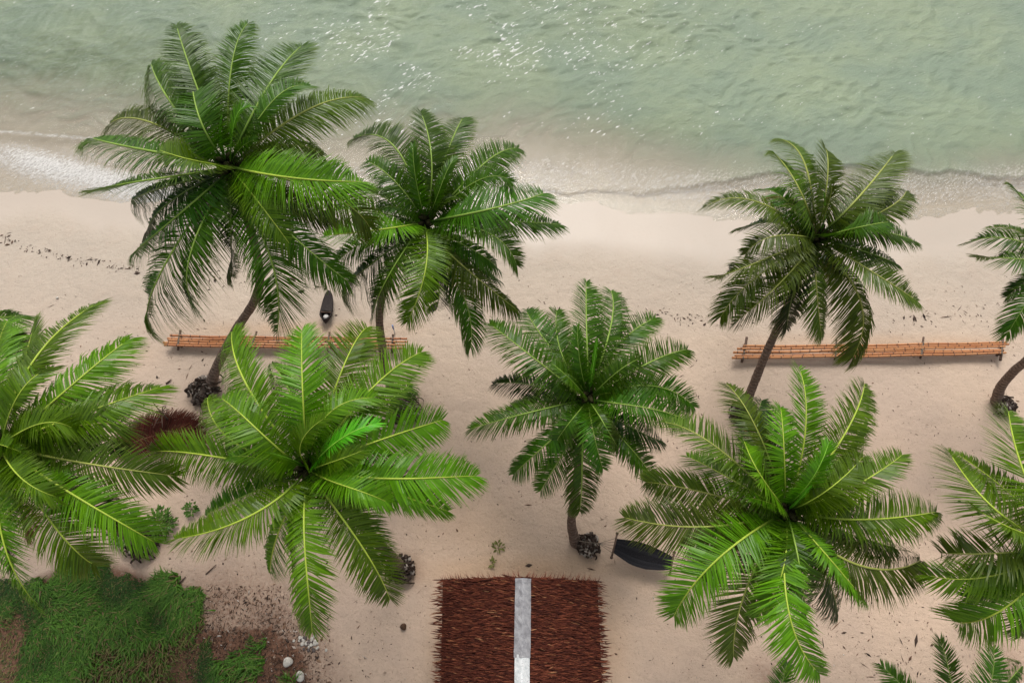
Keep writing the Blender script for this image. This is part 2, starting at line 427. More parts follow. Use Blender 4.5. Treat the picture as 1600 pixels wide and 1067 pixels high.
def wet_f(X, Y):
    s = Y - shore(X) + (fbm(X * .35, Y * .1, 61, 3) - .5) * 2.2
    lim = np.interp(X, [-20, -6, 2, 10, 25], [-2.0, -2.2, -2.6, -2.4, -2.2])
    return sstep(lim - .9, lim + .8, s)
xs = axis(-24, 24, .13, 320, 22); ys = axis(-6, 26, .13, 320, 22)
grid_obj('sand_ground', xs, ys, ground, M_SAND, {'soil': soil_f, 'tint': tint_f, 'wet': wet_f})

# sea surface with wavelets and a swash front running up the sand
W = []
wr = np.random.default_rng(5)
for i in range(60):
    lam = .26 * (1.7 / .26) ** wr.random(); th = R(-90 + 28) + wr.normal(0, .50)
    W.append((2 * math.pi / lam * math.cos(th), 2 * math.pi / lam * math.sin(th), wr.uniform(0, 6.28), .0046 * lam ** .80))
front_px = [(-300, 215), (0, 208), (110, 216), (300, 235), (480, 262), (700, 280), (870, 302), (1000, 300), (1200, 276), (1330, 262), (1420, 270), (1520, 275), (1600, 283), (2000, 285)]
FX, FY = zip(*[tuple(at(a, b, ZW)[:2]) for a, b in front_px])
def water_z(X, Y):
    s = Y - shore(X)
    amp = .12 + .88 * sstep(.3, 4.5, s)
    mod = .55 + .9 * fbm(X * .25, Y * .25, 91, 2)
    Z = np.zeros_like(X)
    wx = (fbm(X * .5, Y * .5, 95, 2) - .5) * 2.0
    for kx, ky, ph, a in W:
        q = np.sin(kx * X + ky * (Y + wx) + ph)
        Z += a * (q + .25 * (q * q - .5) * 2)
    near = ((X > -26) & (X < 26) & (Y < 40))
    Z = np.where(near, Z, 0) * amp * mod
    f = Y - np.interp(X, FX, FY) + (fbm(X * 1.6, Y * 0, 97, 3) - .5) * .5
    fs = np.interp(X, [-20, -8, 0, 6, 10, 25], [.25, .2, .3, .5, 1.0, 1.0])
    Z += fs * .15 * sstep(-.10, .10, f) * np.exp(-np.clip(f, 0, None) / .8)
    return ZW + Z
def depth_f(X, Y): return np.clip(water_z(X, Y) - ground(X, Y), 0, 4)
def foam_f(X, Y):
    s = Y - shore(X); d = depth_f(X, Y)
    f = .30 * np.exp(-((d - .015) / .03) ** 2) * (s > -1.5)
    q = at(90, 262, ZW); q2 = at(190, 285, ZW)
    # the white broken wash on the left
    c = at(0, 236, ZW); e = at(215, 290, ZW)
    tt = (X - c[0]) / (e[0] - c[0]); yl = c[1] + tt * (e[1] - c[1])
    f = np.maximum(f, .62 * np.exp(-((Y - yl) / np.where(Y > yl, .85, 1.5)) ** 2) * sstep(-.7, .35, tt) * (1 - sstep(1.1, 1.7, tt)))
    # lacy foam in the shallows
    g = Y - np.interp(X, FX, FY)
    f = np.maximum(f, np.interp(X, [-20, 0, 6, 10], [.42, .45, .30, .24]) * np.exp(-((g - .06) / .16) ** 2))
    f = np.maximum(f, (.27 + .13 * fbm(X * .6, Y * .6, 15, 2)) * sstep(-.2, .4, s) * (1 - sstep(1.4, 3.2, s)))
    return f
def glint_f(X, Y):     # painted white flecks standing in for sun glints further out
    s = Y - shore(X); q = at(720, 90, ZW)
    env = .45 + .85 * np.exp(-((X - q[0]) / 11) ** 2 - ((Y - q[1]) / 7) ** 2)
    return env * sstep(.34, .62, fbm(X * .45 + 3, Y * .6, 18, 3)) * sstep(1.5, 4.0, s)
def weed_f(X, Y):
    q = at(120, 110, ZW); w = np.exp(-((X - q[0]) / 6.5) ** 2 - ((Y - q[1]) / 3.6) ** 2)
    q = at(900, 215, ZW); w = np.maximum(w, .55 * np.exp(-((X - q[0]) / 6.0) ** 2 - ((Y - q[1]) / 1.0) ** 2))
    q = at(930, 30, ZW); w = np.maximum(w, .4 * np.exp(-((X - q[0]) / 5.0) ** 2 - ((Y - q[1]) / 2.5) ** 2))
    return w
wxs = axis(-25, 25, .085, 320, 16); wys = np.concatenate([np.arange(14.6, 33, .085), 33 + np.geomspace(.2, 300, 18)])
grid_obj('sea_water', wxs, wys, water_z, M_WATER, {'depth': depth_f, 'foam': foam_f, 'weed': weed_f, 'glint': glint_f})

def gz(x, y): return float(ground(np.array([x]), np.array([y]))[0])
def on_ground(px, py, dz=0.0):
    p = at(px, py, 0.0); p = at(px, py, gz(p[0], p[1])); p[2] += dz
    return p

# ------------------------------------------------------------------ palms
def bez(P0, Pm, P2_, n):
    C = 2 * Pm - .5 * (P0 + P2_); tt = np.linspace(0, 1, n)[:, None]
    return (1 - tt) ** 2 * P0 + 2 * tt * (1 - tt) * C + tt ** 2 * P2_
def spline(pts, n):
    P = np.asarray(pts, float); m = len(P); out = []
    E = np.vstack([2 * P[0] - P[1], P, 2 * P[-1] - P[-2]])
    for q in np.linspace(0, m - 1 - 1e-6, n):
        i = int(q); f = q - i; a, b, c, d = E[i], E[i + 1], E[i + 2], E[i + 3]
        out.append(.5 * (2 * b + (c - a) * f + (2 * a - 5 * b + 4 * c - d) * f * f + (3 * b - a - 3 * c + d) * f ** 3))
    return np.array(out)

def frond(parent, P0, Pm, Pt, color, ribcol, droop=.28, width=1.0, roll=0.0, dens=1.0, mat=M_LEAF, seed=0, closed=0.0, start=.09, name='frond', label=None, hook=0.0):
    r = np.random.default_rng(seed)
    org = np.array(parent.location) if parent is not None else np.zeros(3)
    P0, Pm, Pt = P0 - org, Pm - org, Pt - org
    N = 40; C = bez(P0, Pm, Pt, N)
    hq = np.linspace(0, 1, N)[:, None]; hd = unit((Pt - P0) * np.array((1, 1, .001))); hl = np.linalg.norm(Pt - P0)
    if hook: C = C + np.array((-hd[1], hd[0], 0)) * hl * hook * (hq ** 3 - .5 * hq ** 2) + np.array((0, 0, -1.0)) * hl * abs(hook) * .5 * hq ** 4
    seg = np.linalg.norm(np.diff(C, axis=0), axis=1); L = seg.sum(); al = np.concatenate([[0], np.cumsum(seg)]) / L
    T = unit(np.gradient(C, axis=0))
    up = np.array((0, 0, 1.0))
    S = np.cross(T, up); bad = np.linalg.norm(S, axis=1) < .2
    ref = unit(np.cross(T[N // 2], up)) if np.linalg.norm(np.cross(T[N // 2], up)) > .1 else np.array((1.0, 0, 0))
    S[bad] = ref; S = unit(S)
    Nn = np.cross(S, T)
    rl = roll + (r.normal(0, .10) + r.normal(0, .22) * al)
    S, Nn = S * np.cos(rl)[:, None] + Nn * np.sin(rl)[:, None], Nn * np.cos(rl)[:, None] - S * np.sin(rl)[:, None]
    # midrib
    rad = L * ((.0058 * (1 - al) ** .7 + .0012))
    rad[0] *= 1.5; rad[1] *= 1.25
    mb = MB(); mb.tube(C + Nn * (rad[:, None] * .6), rad, 6, np.repeat(al, 6))
    # leaflets
    n = max(12, int(L / .0265 * dens))
    V = []; F = []; U = []; VAR = []
    for side in (-1, 1):
        s = start + (1 - start) * (np.arange(n) + r.uniform(-.25, .25, n)) / n; s = np.clip(s, 0, 1)
        keep = r.random(n) > .035
        # a few torn gaps
        for _ in range(r.integers(1, 6)):
            g0 = r.uniform(.3, .95); keep &= ~((s > g0) & (s < g0 + r.uniform(.004, .014)))
        s = s[keep]; k = len(s)
        base = np.stack([np.interp(s, al, C[:, j]) for j in range(3)], -1)
        t_ = unit(np.stack([np.interp(s, al, T[:, j]) for j in range(3)], -1))
        s_ = unit(np.stack([np.interp(s, al, S[:, j]) for j in range(3)], -1)) * side
        n_ = unit(np.stack([np.interp(s, al, Nn[:, j]) for j in range(3)], -1))
        q = (s - start) / (1 - start)
        prof = np.interp(q, [0, .08, .25, .5, .75, .92, 1.0], [.62, .80, 1.0, 1.0, .88, .66, .42])
        ll = L * .196 * width * prof * r.uniform(.88, 1.10, k)
        ang = np.interp(q, [0, .3, .7, .92, 1.0], [1.30, 1.14, .98, .72, .40]) * (1 - closed * .75) + r.normal(0, .055, k)
        wob = sum(np.sin(s * f_ + r.uniform(0, 6.28)) * a_ for f_, a_ in ((9, .5), (23, .35), (57, .3)))
        ang = ang + .07 * wob
        lift = (r.normal(.20, .06, k) + .10 * wob) * (1 - closed)
        d = unit(s_ * np.sin(ang)[:, None] + t_ * np.cos(ang)[:, None] + n_ * lift[:, None])
        dr = droop * r.choice((.45, .8, 1.1, 1.7)) * r.uniform(.75, 1.3, k) * (1.0 + .5 * r.random()) * (1 + .22 * wob)
        wv = unit(np.cross(n_, d) + n_ * (r.normal(.28, .16, k))[:, None])
        w0 = .0165 * r.uniform(.85, 1.2, k) * (.72 + .35 * prof) / max(dens, .8) ** .5
        var = r.random(k)
        us = np.array((0, .33, .68, 1.0)); ws = (.55, 1.0, .62, 0.03)
        curl = r.normal(0, .06, k)
        o = len(V) and sum(len(a) for a in V)
        rows = []
        for u_, wk in zip(us, ws):
            c = base + d * (ll * u_ * (1 - .25 * dr * u_ * u_))[:, None] + np.array((0, 0, -1.0)) * (ll * dr * u_ ** 2)[:, None] + t_ * (ll * curl * u_ ** 2)[:, None]
            rows += [c - wv * (w0 * wk)[:, None], c + wv * (w0 * wk)[:, None]]
        A = np.stack(rows, 1)                                  # k, 8, 3
        off = o + np.arange(k)[:, None] * 8
        for a, b, c, e in ((0, 1, 3, 2), (2, 3, 5, 4), (4, 5, 7, 6)):
            F.append(off + np.array((a, b, c, e)))
        V.append(A.reshape(-1, 3)); U.append(np.tile(np.repeat(us, 2), k)); VAR.append(np.repeat(var, 8))
    V = np.concatenate(V); F = np.concatenate(F); U = np.concatenate(U); VAR = np.concatenate(VAR)
    f = obj(name, V, F, mat, parent, False, {'u': U, 'var': VAR})
    f.color = (*color, 1)
    m = mb.build('midrib', M_RIB, f, True); m.color = (*ribcol, 1)
    if label: f['label'] = label
    return f

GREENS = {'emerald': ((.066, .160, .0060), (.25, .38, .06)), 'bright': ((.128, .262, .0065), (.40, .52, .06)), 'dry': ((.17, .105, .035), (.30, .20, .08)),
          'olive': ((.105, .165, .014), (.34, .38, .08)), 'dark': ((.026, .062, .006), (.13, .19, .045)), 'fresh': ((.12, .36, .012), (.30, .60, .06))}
LAY = {'u': (1.25, .95), 'm': (.60, -.35), 'l': (.05, -1.25), 'd': (-.50, -2.3), 'i': (1.2, 1.6), 'f': (.95, .10)}

def palm(label, trunk, fronds, tone, rad=.17, root=True, rootdir=(0, 0), seed=1, cocos=0, scale=1.0, rootsize=.62, under=1):
    """trunk: photo pixels with heights from the base to the crown; fronds: (tip, mid, layer[, tone])"""
    r = np.random.default_rng(seed)
    b = trunk[0]; base = on_ground(b[0], b[1]) if 0 <= b[1] < 1300 else at(b[0], b[1], 0)
    root_e = empty('palm_tree', base, label, 'palm tree', 'coconut palms along the beach')
    pts = [base - np.array((0, 0, .15))] + [at(a, c, h) for a, c, h in trunk[1:]]
    C = spline(pts, 60); top = C[-1]
    al = np.concatenate([[0], np.cumsum(np.linalg.norm(np.diff(C, axis=0), axis=1))])
    q = al / al[-1]
    rd = rad * (1.0 - .42 * q) * (1 + .45 * np.exp(-q * 16)) * (1 + .035 * np.sin(al * 42)) * (1 + .02 * r.normal(0, 1, 60))
    mb = MB(); n = 14
    mb.tube((C - base)[:57], rd[:57], n, np.repeat(al[:57], n)); mb.build('trunk', M_BARK, root_e, True)
    # fibrous leaf bases round the growing point
    fb = MB(); ax = unit(C[-1] - C[-4]); top_f = top - ax * .14
    for k in range(26):
        an = k * 2.4; h = -.55 + .75 * k / 26; rr_ = .27 * (1 - .5 * k / 26)
        p0 = top_f - base + ax * h + np.array((math.cos(an), math.sin(an), 0)) * rr_ * .5
        p1 = p0 + np.array((math.cos(an), math.sin(an), .9)) * rr_ * 1.3
        fb.tube([p0, (p0 + p1) / 2 + ax * .02, p1], [.085, .07, .035], 6)
    fb.build('leaf_base', M_FIBRE, root_e, True)
    if root:
        rb = MB(); rc = np.array((rootdir[0], rootdir[1], .10))
        rb.blob(rc + np.array((0, 0, .02)), rootsize * .78, .52, .18, 0.0, seed); rb.blob(rc * .5, rootsize * .6, .5, .2, 0.0, seed + 5)
        for k in range(80):
            an = r.uniform(0, 6.28); d0 = r.uniform(.1, .7) * rootsize; l = r.uniform(.10, .32) * rootsize
            p0 = rc + np.array((math.cos(an) * d0, math.sin(an) * d0, r.uniform(.12, .36) * rootsize / .5))
            p2 = rc + np.array((math.cos(an + r.normal(0, .5)) * (d0 + l), math.sin(an + r.normal(0, .5)) * (d0 + l), -.14))
            pm = (p0 + p2) / 2 + np.array((r.normal(0, .05), r.normal(0, .05), .09))
            rb.tube(bez(p0, pm, p2, 5), np.array((.035, .034, .03, .024, .012)) * r.uniform(.6, 1.3), 5, float(r.random() < .12) * .5)
        for k in range(150):
            an = r.uniform(0, 6.28); d0 = min(abs(r.normal(0, .48)), .72) * rootsize
            rb.blob(rc + np.array((math.cos(an) * d0, math.sin(an) * d0, .40 * rootsize * max(0, 1 - (d0 / rootsize) ** 2) + .02)), r.uniform(.04, .11), .8, .3, 1.0 if r.random() < .2 else r.uniform(0, .15), int(r.integers(1e6)))
        rb.build('root_mass', M_ROOT, root_e)
    for k in range(cocos):
        an = r.uniform(0, 6.28); c = MB(); cc = top - base + np.array((math.cos(an) * .27, math.sin(an) * .27, -.30 + r.uniform(-.1, .1)))
        c.blob(cc, .125, 1.2, .06, 0, k); o = c.build('coconut', M_COCO_G, root_e, True)
    # fronds
    h = trunk[-1][2]; cx, cy = trunk[-1][0], trunk[-1][1]
    for i, fr in enumerate(fronds):
        tip, mid, lay = fr[:3]; tn = fr[3] if len(fr) > 3 else tone
        zm, zt = LAY[lay]
        zm = zm * scale + r.normal(0, .12); zt = zt * scale + r.normal(0, .18)
        Pm = at(mid[0], mid[1], h + zm); Pt = at(tip[0], tip[1], h + zt)
        dirh = unit((Pm - top) * np.array((1, 1, 0)))
        Pm = Pm + np.array((-dirh[1], dirh[0], 0)) * np.linalg.norm(Pt - top) * float(np.clip(r.normal(0, .03), -.05, .05))
        P0 = top + dirh * .09 + ax * (-.10 if lay in 'ui' else (-.16 if lay in 'mf' else -.30))
        g, rib = GREENS[tn]
        droop = {'u': .16, 'i': .10, 'f': .24, 'm': .32, 'l': .55, 'd': .80}[lay] * r.uniform(.8, 1.25)
        frond(root_e, P0, Pm, Pt, g, rib, droop, width=r.uniform(.92, 1.1), roll=float(np.clip(r.normal(0, .22), -.32, .32)), seed=seed * 100 + i, closed=.35 if lay == 'i' else 0, hook=float(np.clip(r.normal(0, .13), -.24, .24)))
    # short inner fronds and shaded under-fronds that close up the heart of the crown
    for k in range(2):
        an = k * 3.0 + r.uniform(-.4, .4); l = r.uniform(1.1, 1.6) * min(1, .55 + h / 16); d = np.array((math.cos(an), math.sin(an), 0))
        g, rib = GREENS[tone]
        frond(root_e, top + d * .05 - ax * .12, top + d * l * .55 + np.array((0, 0, .45 + r.uniform(0, .3))), top + d * l + np.array((0, 0, .42 + r.uniform(-.3, .5))), g, rib, .15, 1.15, r.normal(0, .3), 1.0, seed=seed * 100 + 40 + k, closed=.12)
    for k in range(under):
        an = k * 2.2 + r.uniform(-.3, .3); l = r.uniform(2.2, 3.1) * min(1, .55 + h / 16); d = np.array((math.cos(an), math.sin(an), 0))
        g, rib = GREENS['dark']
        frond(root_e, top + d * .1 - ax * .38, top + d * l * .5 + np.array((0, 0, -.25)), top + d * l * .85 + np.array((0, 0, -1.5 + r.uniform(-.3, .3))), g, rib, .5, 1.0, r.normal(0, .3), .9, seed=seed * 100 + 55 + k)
    # the unopened spear leaf
    g, rib = GREENS['fresh']
    ang = r.uniform(0, 6.28)
    frond(root_e, top + ax * .1, top + ax * .75 + np.array((math.cos(ang), math.sin(ang), 0)) * .10, top + ax * 1.45 + np.array((math.cos(ang), math.sin(ang), 0)) * .38, g, rib, .05, .55, 0, 1.0, seed=seed * 100 + 77, closed=.85)
    return root_e

palm('tall dark green palm at upper left beside the white foam',
     [(322, 614, 0), (338, 575, 1.0), (366, 520, 2.6), (405, 448, 4.8), (388, 345, 7.2), (354, 252, 9.2)],
     [((277, 37), (298, 128), 'u'), ((236, 101), (276, 172), 'm'), ((388, 36), (366, 110), 'u'), ((466, 67), (414, 150), 'f'), ((551, 127), (465, 187), 'm', 'olive'),
      ((174, 184), (234, 206), 'l', 'olive'), ((112, 218), (212, 243), 'm'), ((146, 287), (244, 280), 'f'), ((208, 396), (268, 335), 'l'), ((228, 494), (262, 405), 'd'),
      ((288, 470), (308, 390), 'l'), ((566, 278), (470, 282), 'f', 'bright'), ((580, 340), (490, 306), 'm', 'olive'), ((540, 440), (440, 345), 'l'), ((452, 498), (412, 400), 'd'),
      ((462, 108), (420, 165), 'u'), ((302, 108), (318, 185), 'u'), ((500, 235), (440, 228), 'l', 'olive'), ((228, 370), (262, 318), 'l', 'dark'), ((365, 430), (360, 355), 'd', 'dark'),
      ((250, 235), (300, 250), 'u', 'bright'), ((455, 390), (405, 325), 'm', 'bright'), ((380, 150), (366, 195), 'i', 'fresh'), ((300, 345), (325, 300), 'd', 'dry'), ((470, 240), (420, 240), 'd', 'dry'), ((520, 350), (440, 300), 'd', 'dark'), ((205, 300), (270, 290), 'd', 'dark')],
     'emerald', .18, seed=2, cocos=3, rootsize=.75)
palm('dark green palm between the upper left palm and the open beach, behind the blue stick',
     [(634, 642, 0), (606, 592, 1.4), (597, 540, 2.7), (594, 480, 4.2), (620, 410, 6.0), (668, 342, 7.6)],
     [((566, 196), (611, 240), 'f'), ((661, 171), (665, 255), 'u'), ((731, 181), (710, 238), 'f'), ((792, 205), (744, 266), 'f'), ((796, 270), (744, 290), 'u'), ((856, 306), (772, 322), 'f'),
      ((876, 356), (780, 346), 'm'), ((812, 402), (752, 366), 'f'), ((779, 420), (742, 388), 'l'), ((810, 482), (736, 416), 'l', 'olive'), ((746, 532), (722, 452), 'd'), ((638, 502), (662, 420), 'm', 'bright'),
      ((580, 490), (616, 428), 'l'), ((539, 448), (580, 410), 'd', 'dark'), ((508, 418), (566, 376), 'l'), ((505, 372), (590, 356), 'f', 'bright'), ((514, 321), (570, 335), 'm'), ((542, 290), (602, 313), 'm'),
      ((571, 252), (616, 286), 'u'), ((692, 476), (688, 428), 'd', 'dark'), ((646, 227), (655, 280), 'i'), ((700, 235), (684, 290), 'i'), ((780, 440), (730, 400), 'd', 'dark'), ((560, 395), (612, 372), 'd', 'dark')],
     'emerald', .165, seed=3, cocos=3, rootsize=.75)
palm('olive green palm with leaning trunk crossing the right bamboo rack',
     [(1160, 648, 0), (1176, 604, 1.3), (1198, 550, 2.8), (1232, 474, 4.8), (1256, 415, 6.2), (1280, 366, 7.5)],
     [((1207, 238), (1250, 292), 'f'), ((1252, 203), (1272, 270), 'f'), ((1284, 226), (1292, 275), 'u'), ((1398, 236), (1342, 307), 'f'), ((1428, 300), (1376, 338), 'm'), ((1434, 380), (1360, 367), 'f', 'emerald'),
      ((1396, 350), (1345, 356), 'u', 'emerald'), ((1434, 474), (1360, 422), 'm'), ((1352, 542), (1334, 468), 'd'), ((1285, 526), (1277, 448), 'd'), ((1150, 504), (1218, 446), 'l'), ((1124, 490), (1190, 440), 'l'),
      ((1130, 438), (1180, 404), 'm'), ((1164, 388), (1212, 370), 'f'), ((1106, 312), (1180, 320), 'm'), ((1194, 292), (1226, 312), 'm', 'emerald'), ((1400, 412), (1350, 394), 'm', 'emerald'), ((1330, 440), (1300, 400), 'l', 'dark'),
      ((1225, 510), (1250, 445), 'd', 'dark'), ((1390, 290), (1340, 325), 'l', 'dark'), ((1160, 350), (1215, 350), 'l', 'dark'), ((1300, 290), (1292, 325), 'i'), ((1318, 432), (1300, 400), 'd', 'dry'), ((1225, 300), (1255, 330), 'd', 'dry')],
     'olive', .165, seed=4, cocos=5)
palm('palm cut by the right edge beside the end of the right bamboo rack',
     [(1560, 632, 0), (1563, 606, .8), (1584, 580, 1.9), (1612, 552, 3.1), (1636, 480, 5.2), (1650, 405, 7.4)],
     [((1516, 370), (1585, 376), 'm'), ((1527, 400), (1590, 404), 'm'), ((1560, 346), (1605, 365), 'l', 'olive'), ((1588, 286), (1620, 340), 'f'), ((1574, 460), (1610, 432), 'l', 'dark'), ((1574, 524), (1610, 462), 'l'),
      ((1650, 250), (1655, 320), 'u'), ((1720, 270), (1690, 330), 'f'), ((1790, 330), (1720, 365), 'm'), ((1810, 410), (1730, 405), 'm'), ((1780, 480), (1710, 445), 'l'), ((1720, 540), (1680, 475), 'l'), ((1650, 560), (1650, 480), 'd')],
     'emerald', .165, seed=5, rootsize=.46, rootdir=(.12, -.1), under=0)
palm('short dark green palm in the middle of the beach beside the black hammock',
     [(902, 850, 0), (896, 835, .45), (893, 812, 1.3), (900, 757, 3.0), (908, 690, 4.9), (920, 616, 6.5)],
     [((911, 438), (914, 528), 'f'), ((968, 452), (944, 520), 'm'), ((1021, 492), (968, 551), 'm'), ((1070, 534), (998, 576), 'f'), ((1086, 624), (1010, 598), 'm'), ((1076, 642), (997, 632), 'f'),
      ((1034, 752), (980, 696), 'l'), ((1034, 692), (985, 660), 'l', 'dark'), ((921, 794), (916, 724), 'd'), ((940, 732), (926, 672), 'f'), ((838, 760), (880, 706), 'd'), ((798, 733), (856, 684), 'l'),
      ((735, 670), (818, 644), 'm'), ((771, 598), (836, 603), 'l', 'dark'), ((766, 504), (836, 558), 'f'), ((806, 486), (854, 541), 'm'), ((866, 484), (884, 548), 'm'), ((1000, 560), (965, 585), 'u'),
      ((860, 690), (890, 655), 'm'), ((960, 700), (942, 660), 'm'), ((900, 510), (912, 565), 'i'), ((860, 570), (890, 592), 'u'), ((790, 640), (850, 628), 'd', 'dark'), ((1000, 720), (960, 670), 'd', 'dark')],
     'emerald', .16, seed=6, rootsize=.50, rootdir=(.36, -.06))
palm('bright green palm cut by the left edge of the photo above the grass patch',
     [(226, 850, 0), (190, 830, 1.8), (120, 780, 4.5), (50, 728, 7.2), (-6, 693, 9.0)],
     [((136, 464), (48, 570), 'f'), ((193, 522), (96, 612), 'f'), ((248, 607), (134, 641), 'm'), ((200, 668), (130, 672), 'm', 'olive'), ((274, 738), (150, 711), 'm', 'olive'), ((242, 838), (130, 766), 'm'),
      ((130, 892), (76, 810), 'm'), ((62, 944), (16, 832), 'l'), ((90, 770), (42, 738), 'u'), ((-12, 500), (-14, 590), 'f'), ((-90, 470), (-50, 570), 'f'), ((-180, 540), (-95, 620), 'm'),
      ((-250, 640), (-130, 668), 'm'), ((-240, 760), (-120, 730), 'm'), ((-170, 860), (-90, 780), 'm'), ((-70, 930), (-40, 820), 'l'), ((60, 560), (24, 618), 'u'), ((110, 650), (55, 668), 'u'),
      ((200, 640), (110, 660), 'd', 'olive'), ((180, 800), (90, 755), 'd', 'dark'), ((20, 880), (8, 800), 'd', 'dark'), ((60, 500), (20, 590), 'm', 'olive'), ((110, 610), (60, 640), 'd', 'dry'), ((60, 830), (30, 770), 'd', 'dry')],
     'bright', .18, seed=7, rootsize=.66)
palm('large bright green palm at lower left with the red brown dead frond beside it',
     [(628, 890, 0), (610, 868, 1.3), (565, 820, 4.0), (518, 770, 6.8), (478, 731, 9.0)],
     [((352, 519), (392, 610), 'f'), ((470, 517), (472, 622), 'u'), ((564, 506), (524, 580), 'f'), ((646, 538), (566, 622), 'f'), ((499, 648), (470, 698), 'i'), ((568, 602), (508, 655), 'u'), ((586, 654), (526, 690), 'i', 'fresh'),
      ((694, 664), (590, 692), 'm'), ((742, 724), (628, 742), 'm'), ((696, 804), (596, 778), 'm'), ((612, 768), (540, 756), 'u'), ((622, 920), (548, 838), 'm'), ((510, 978), (482, 858), 'm'),
      ((414, 888), (444, 812), 'l'), ((272, 846), (390, 806), 'm'), ((238, 688), (340, 724), 'm'), ((298, 634), (372, 690), 'm'), ((354, 606), (400, 682), 'u'), ((562, 712), (520, 722), 'i'),
      ((600, 888), (550, 808), 'l', 'emerald'), ((660, 770), (574, 760), 'l', 'emerald'), ((320, 800), (400, 770), 'l', 'emerald'), ((430, 560), (450, 640), 'l', 'emerald'), ((640, 600), (560, 660), 'l', 'emerald'), ((460, 900), (464, 812), 'd', 'emerald')],
     'bright', .18, seed=8, cocos=3, rootsize=.58)
palm('large bright green palm at lower right shading one end of the black hammock',
     [(1108, 888, 0), (1125, 870, 1.5), (1165, 838, 4.5), (1206, 812, 7.0), (1232, 796, 9.0)],
     [((1134, 600), (1180, 670), 'f', 'olive'), ((1248, 574), (1262, 668), 'u'), ((1352, 600), (1312, 684), 'f'), ((1408, 700), (1326, 752), 'u'), ((1466, 782), (1362, 814), 'm'), ((1446, 890), (1340, 872), 'l', 'olive'),
      ((1350, 942), (1298, 880), 'm'), ((1274, 1052), (1240, 950), 'm'), ((1202, 966), (1220, 882), 'f'), ((1138, 1020), (1166, 918), 'l', 'olive'), ((1048, 952), (1130, 876), 'm'), ((977, 797), (1090, 814), 'm', 'olive'),
      ((1014, 742), (1100, 764), 'l', 'olive'), ((1076, 708), (1150, 762), 'm'), ((1043, 646), (1124, 694), 'f', 'olive'), ((1156, 692), (1188, 748), 'u'), ((1222, 636), (1222, 704), 'u'), ((1290, 690), (1262, 748), 'i', 'fresh'),
      ((1352, 716), (1290, 770), 'u'), ((1190, 944), (1208, 866), 'l', 'emerald'), ((1310, 956), (1280, 880), 'd', 'dark'), ((1370, 660), (1302, 736), 'l', 'olive'), ((1400, 850), (1320, 830), 'l', 'emerald'), ((1080, 850), (1150, 824), 'd', 'emerald'), ((1180, 620), (1200, 700), 'l', 'dark'), ((1255, 960), (1244, 880), 'm', 'emerald'), ((1180, 668), (1202, 725), 'd', 'dry'), ((1130, 870), (1170, 840), 'd', 'dry')],
     'bright', .18, seed=9, cocos=4)
palm('palm cut by the lower right edge of the photo with long arching fronds',
     [(1535, 905, 0), (1550, 898, 1.5), (1590, 880, 4.5), (1636, 862, 7.0), (1664, 850, 8.8)],
     [((1483, 712), (1562, 800), 'f'), ((1500, 702), (1588, 782), 'm'), ((1470, 860), (1556, 874), 'm', 'olive'), ((1446, 898), (1550, 900), 'm'), ((1490, 966), (1568, 946), 'l'), ((1572, 640), (1604, 742), 'f'),
      ((1590, 985), (1622, 920), 'l', 'emerald'), ((1510, 930), (1590, 900), 'l', 'emerald'), ((1660, 630), (1662, 740), 'u'), ((1750, 660), (1712, 752), 'f'), ((1840, 720), (1755, 790), 'm'), ((1880, 830), (1780, 842), 'm'),
      ((1850, 940), (1760, 896), 'm'), ((1770, 1010), (1716, 930), 'l'), ((1670, 1030), (1668, 940), 'm'), ((1530, 800), (1590, 832), 'u')],
     'bright', .175, seed=10)
palm('palm far left showing only one frond tip over the pale sand',
     [(-60, 610, 0), (-70, 590, 1.5), (-100, 560, 4), (-130, 525, 7)],
     [((44, 494), (-40, 506), 'm'), ((20, 540), (-50, 530), 'l'), ((-60, 390), (-95, 450), 'f'), ((-150, 370), (-140, 440), 'u'), ((-250, 430), (-190, 475), 'm'), ((-300, 520), (-210, 520), 'm'), ((-240, 610), (-185, 570), 'l'), ((-140, 660), (-135, 595), 'l'), ((-50, 620), (-90, 575), 'l'), ((-20, 440), (-75, 480), 'f')],
     'emerald', .16, seed=12)
palm('young palm at the bottom right edge with three upright frond tips',
     [(1500, 1190, 0), (1500, 1185, 1.2), (1498, 1180, 2.6), (1497, 1176, 3.6)],
     [((1478, 998), (1486, 1085), 'u', 'emerald'), ((1376, 1040), (1425, 1095), 'm', 'emerald'), ((1560, 1016), (1542, 1088), 'm', 'emerald'), ((1596, 1038), (1556, 1104), 'l', 'emerald'), ((1340, 1130), (1415, 1145), 'm'), ((1640, 1120), (1575, 1140), 'm'), ((1630, 1230), (1570, 1200), 'm'), ((1370, 1240), (1430, 1205), 'm'), ((1500, 1330), (1500, 1250), 'm')],
     'emerald', .13, root=False, seed=13, scale=.6)
palm('young green palm under the lower right palm showing a single frond tip',
     [(1214, 1210, 0), (1214, 1206, 1.2), (1213, 1200, 2.4), (1212, 1196, 3.4)],
     [((1228, 1034), (1220, 1110), 'u', 'emerald'), ((1130, 1090), (1165, 1135), 'l', 'emerald'), ((1310, 1100), (1265, 1138), 'l', 'emerald'), ((1350, 1200), (1285, 1190), 'm'), ((1090, 1210), (1150, 1195), 'm'), ((1215, 1340), (1214, 1270), 'm'), ((1300, 1290), (1260, 1240), 'm')],
     'emerald', .12, root=False, seed=14, scale=.6)

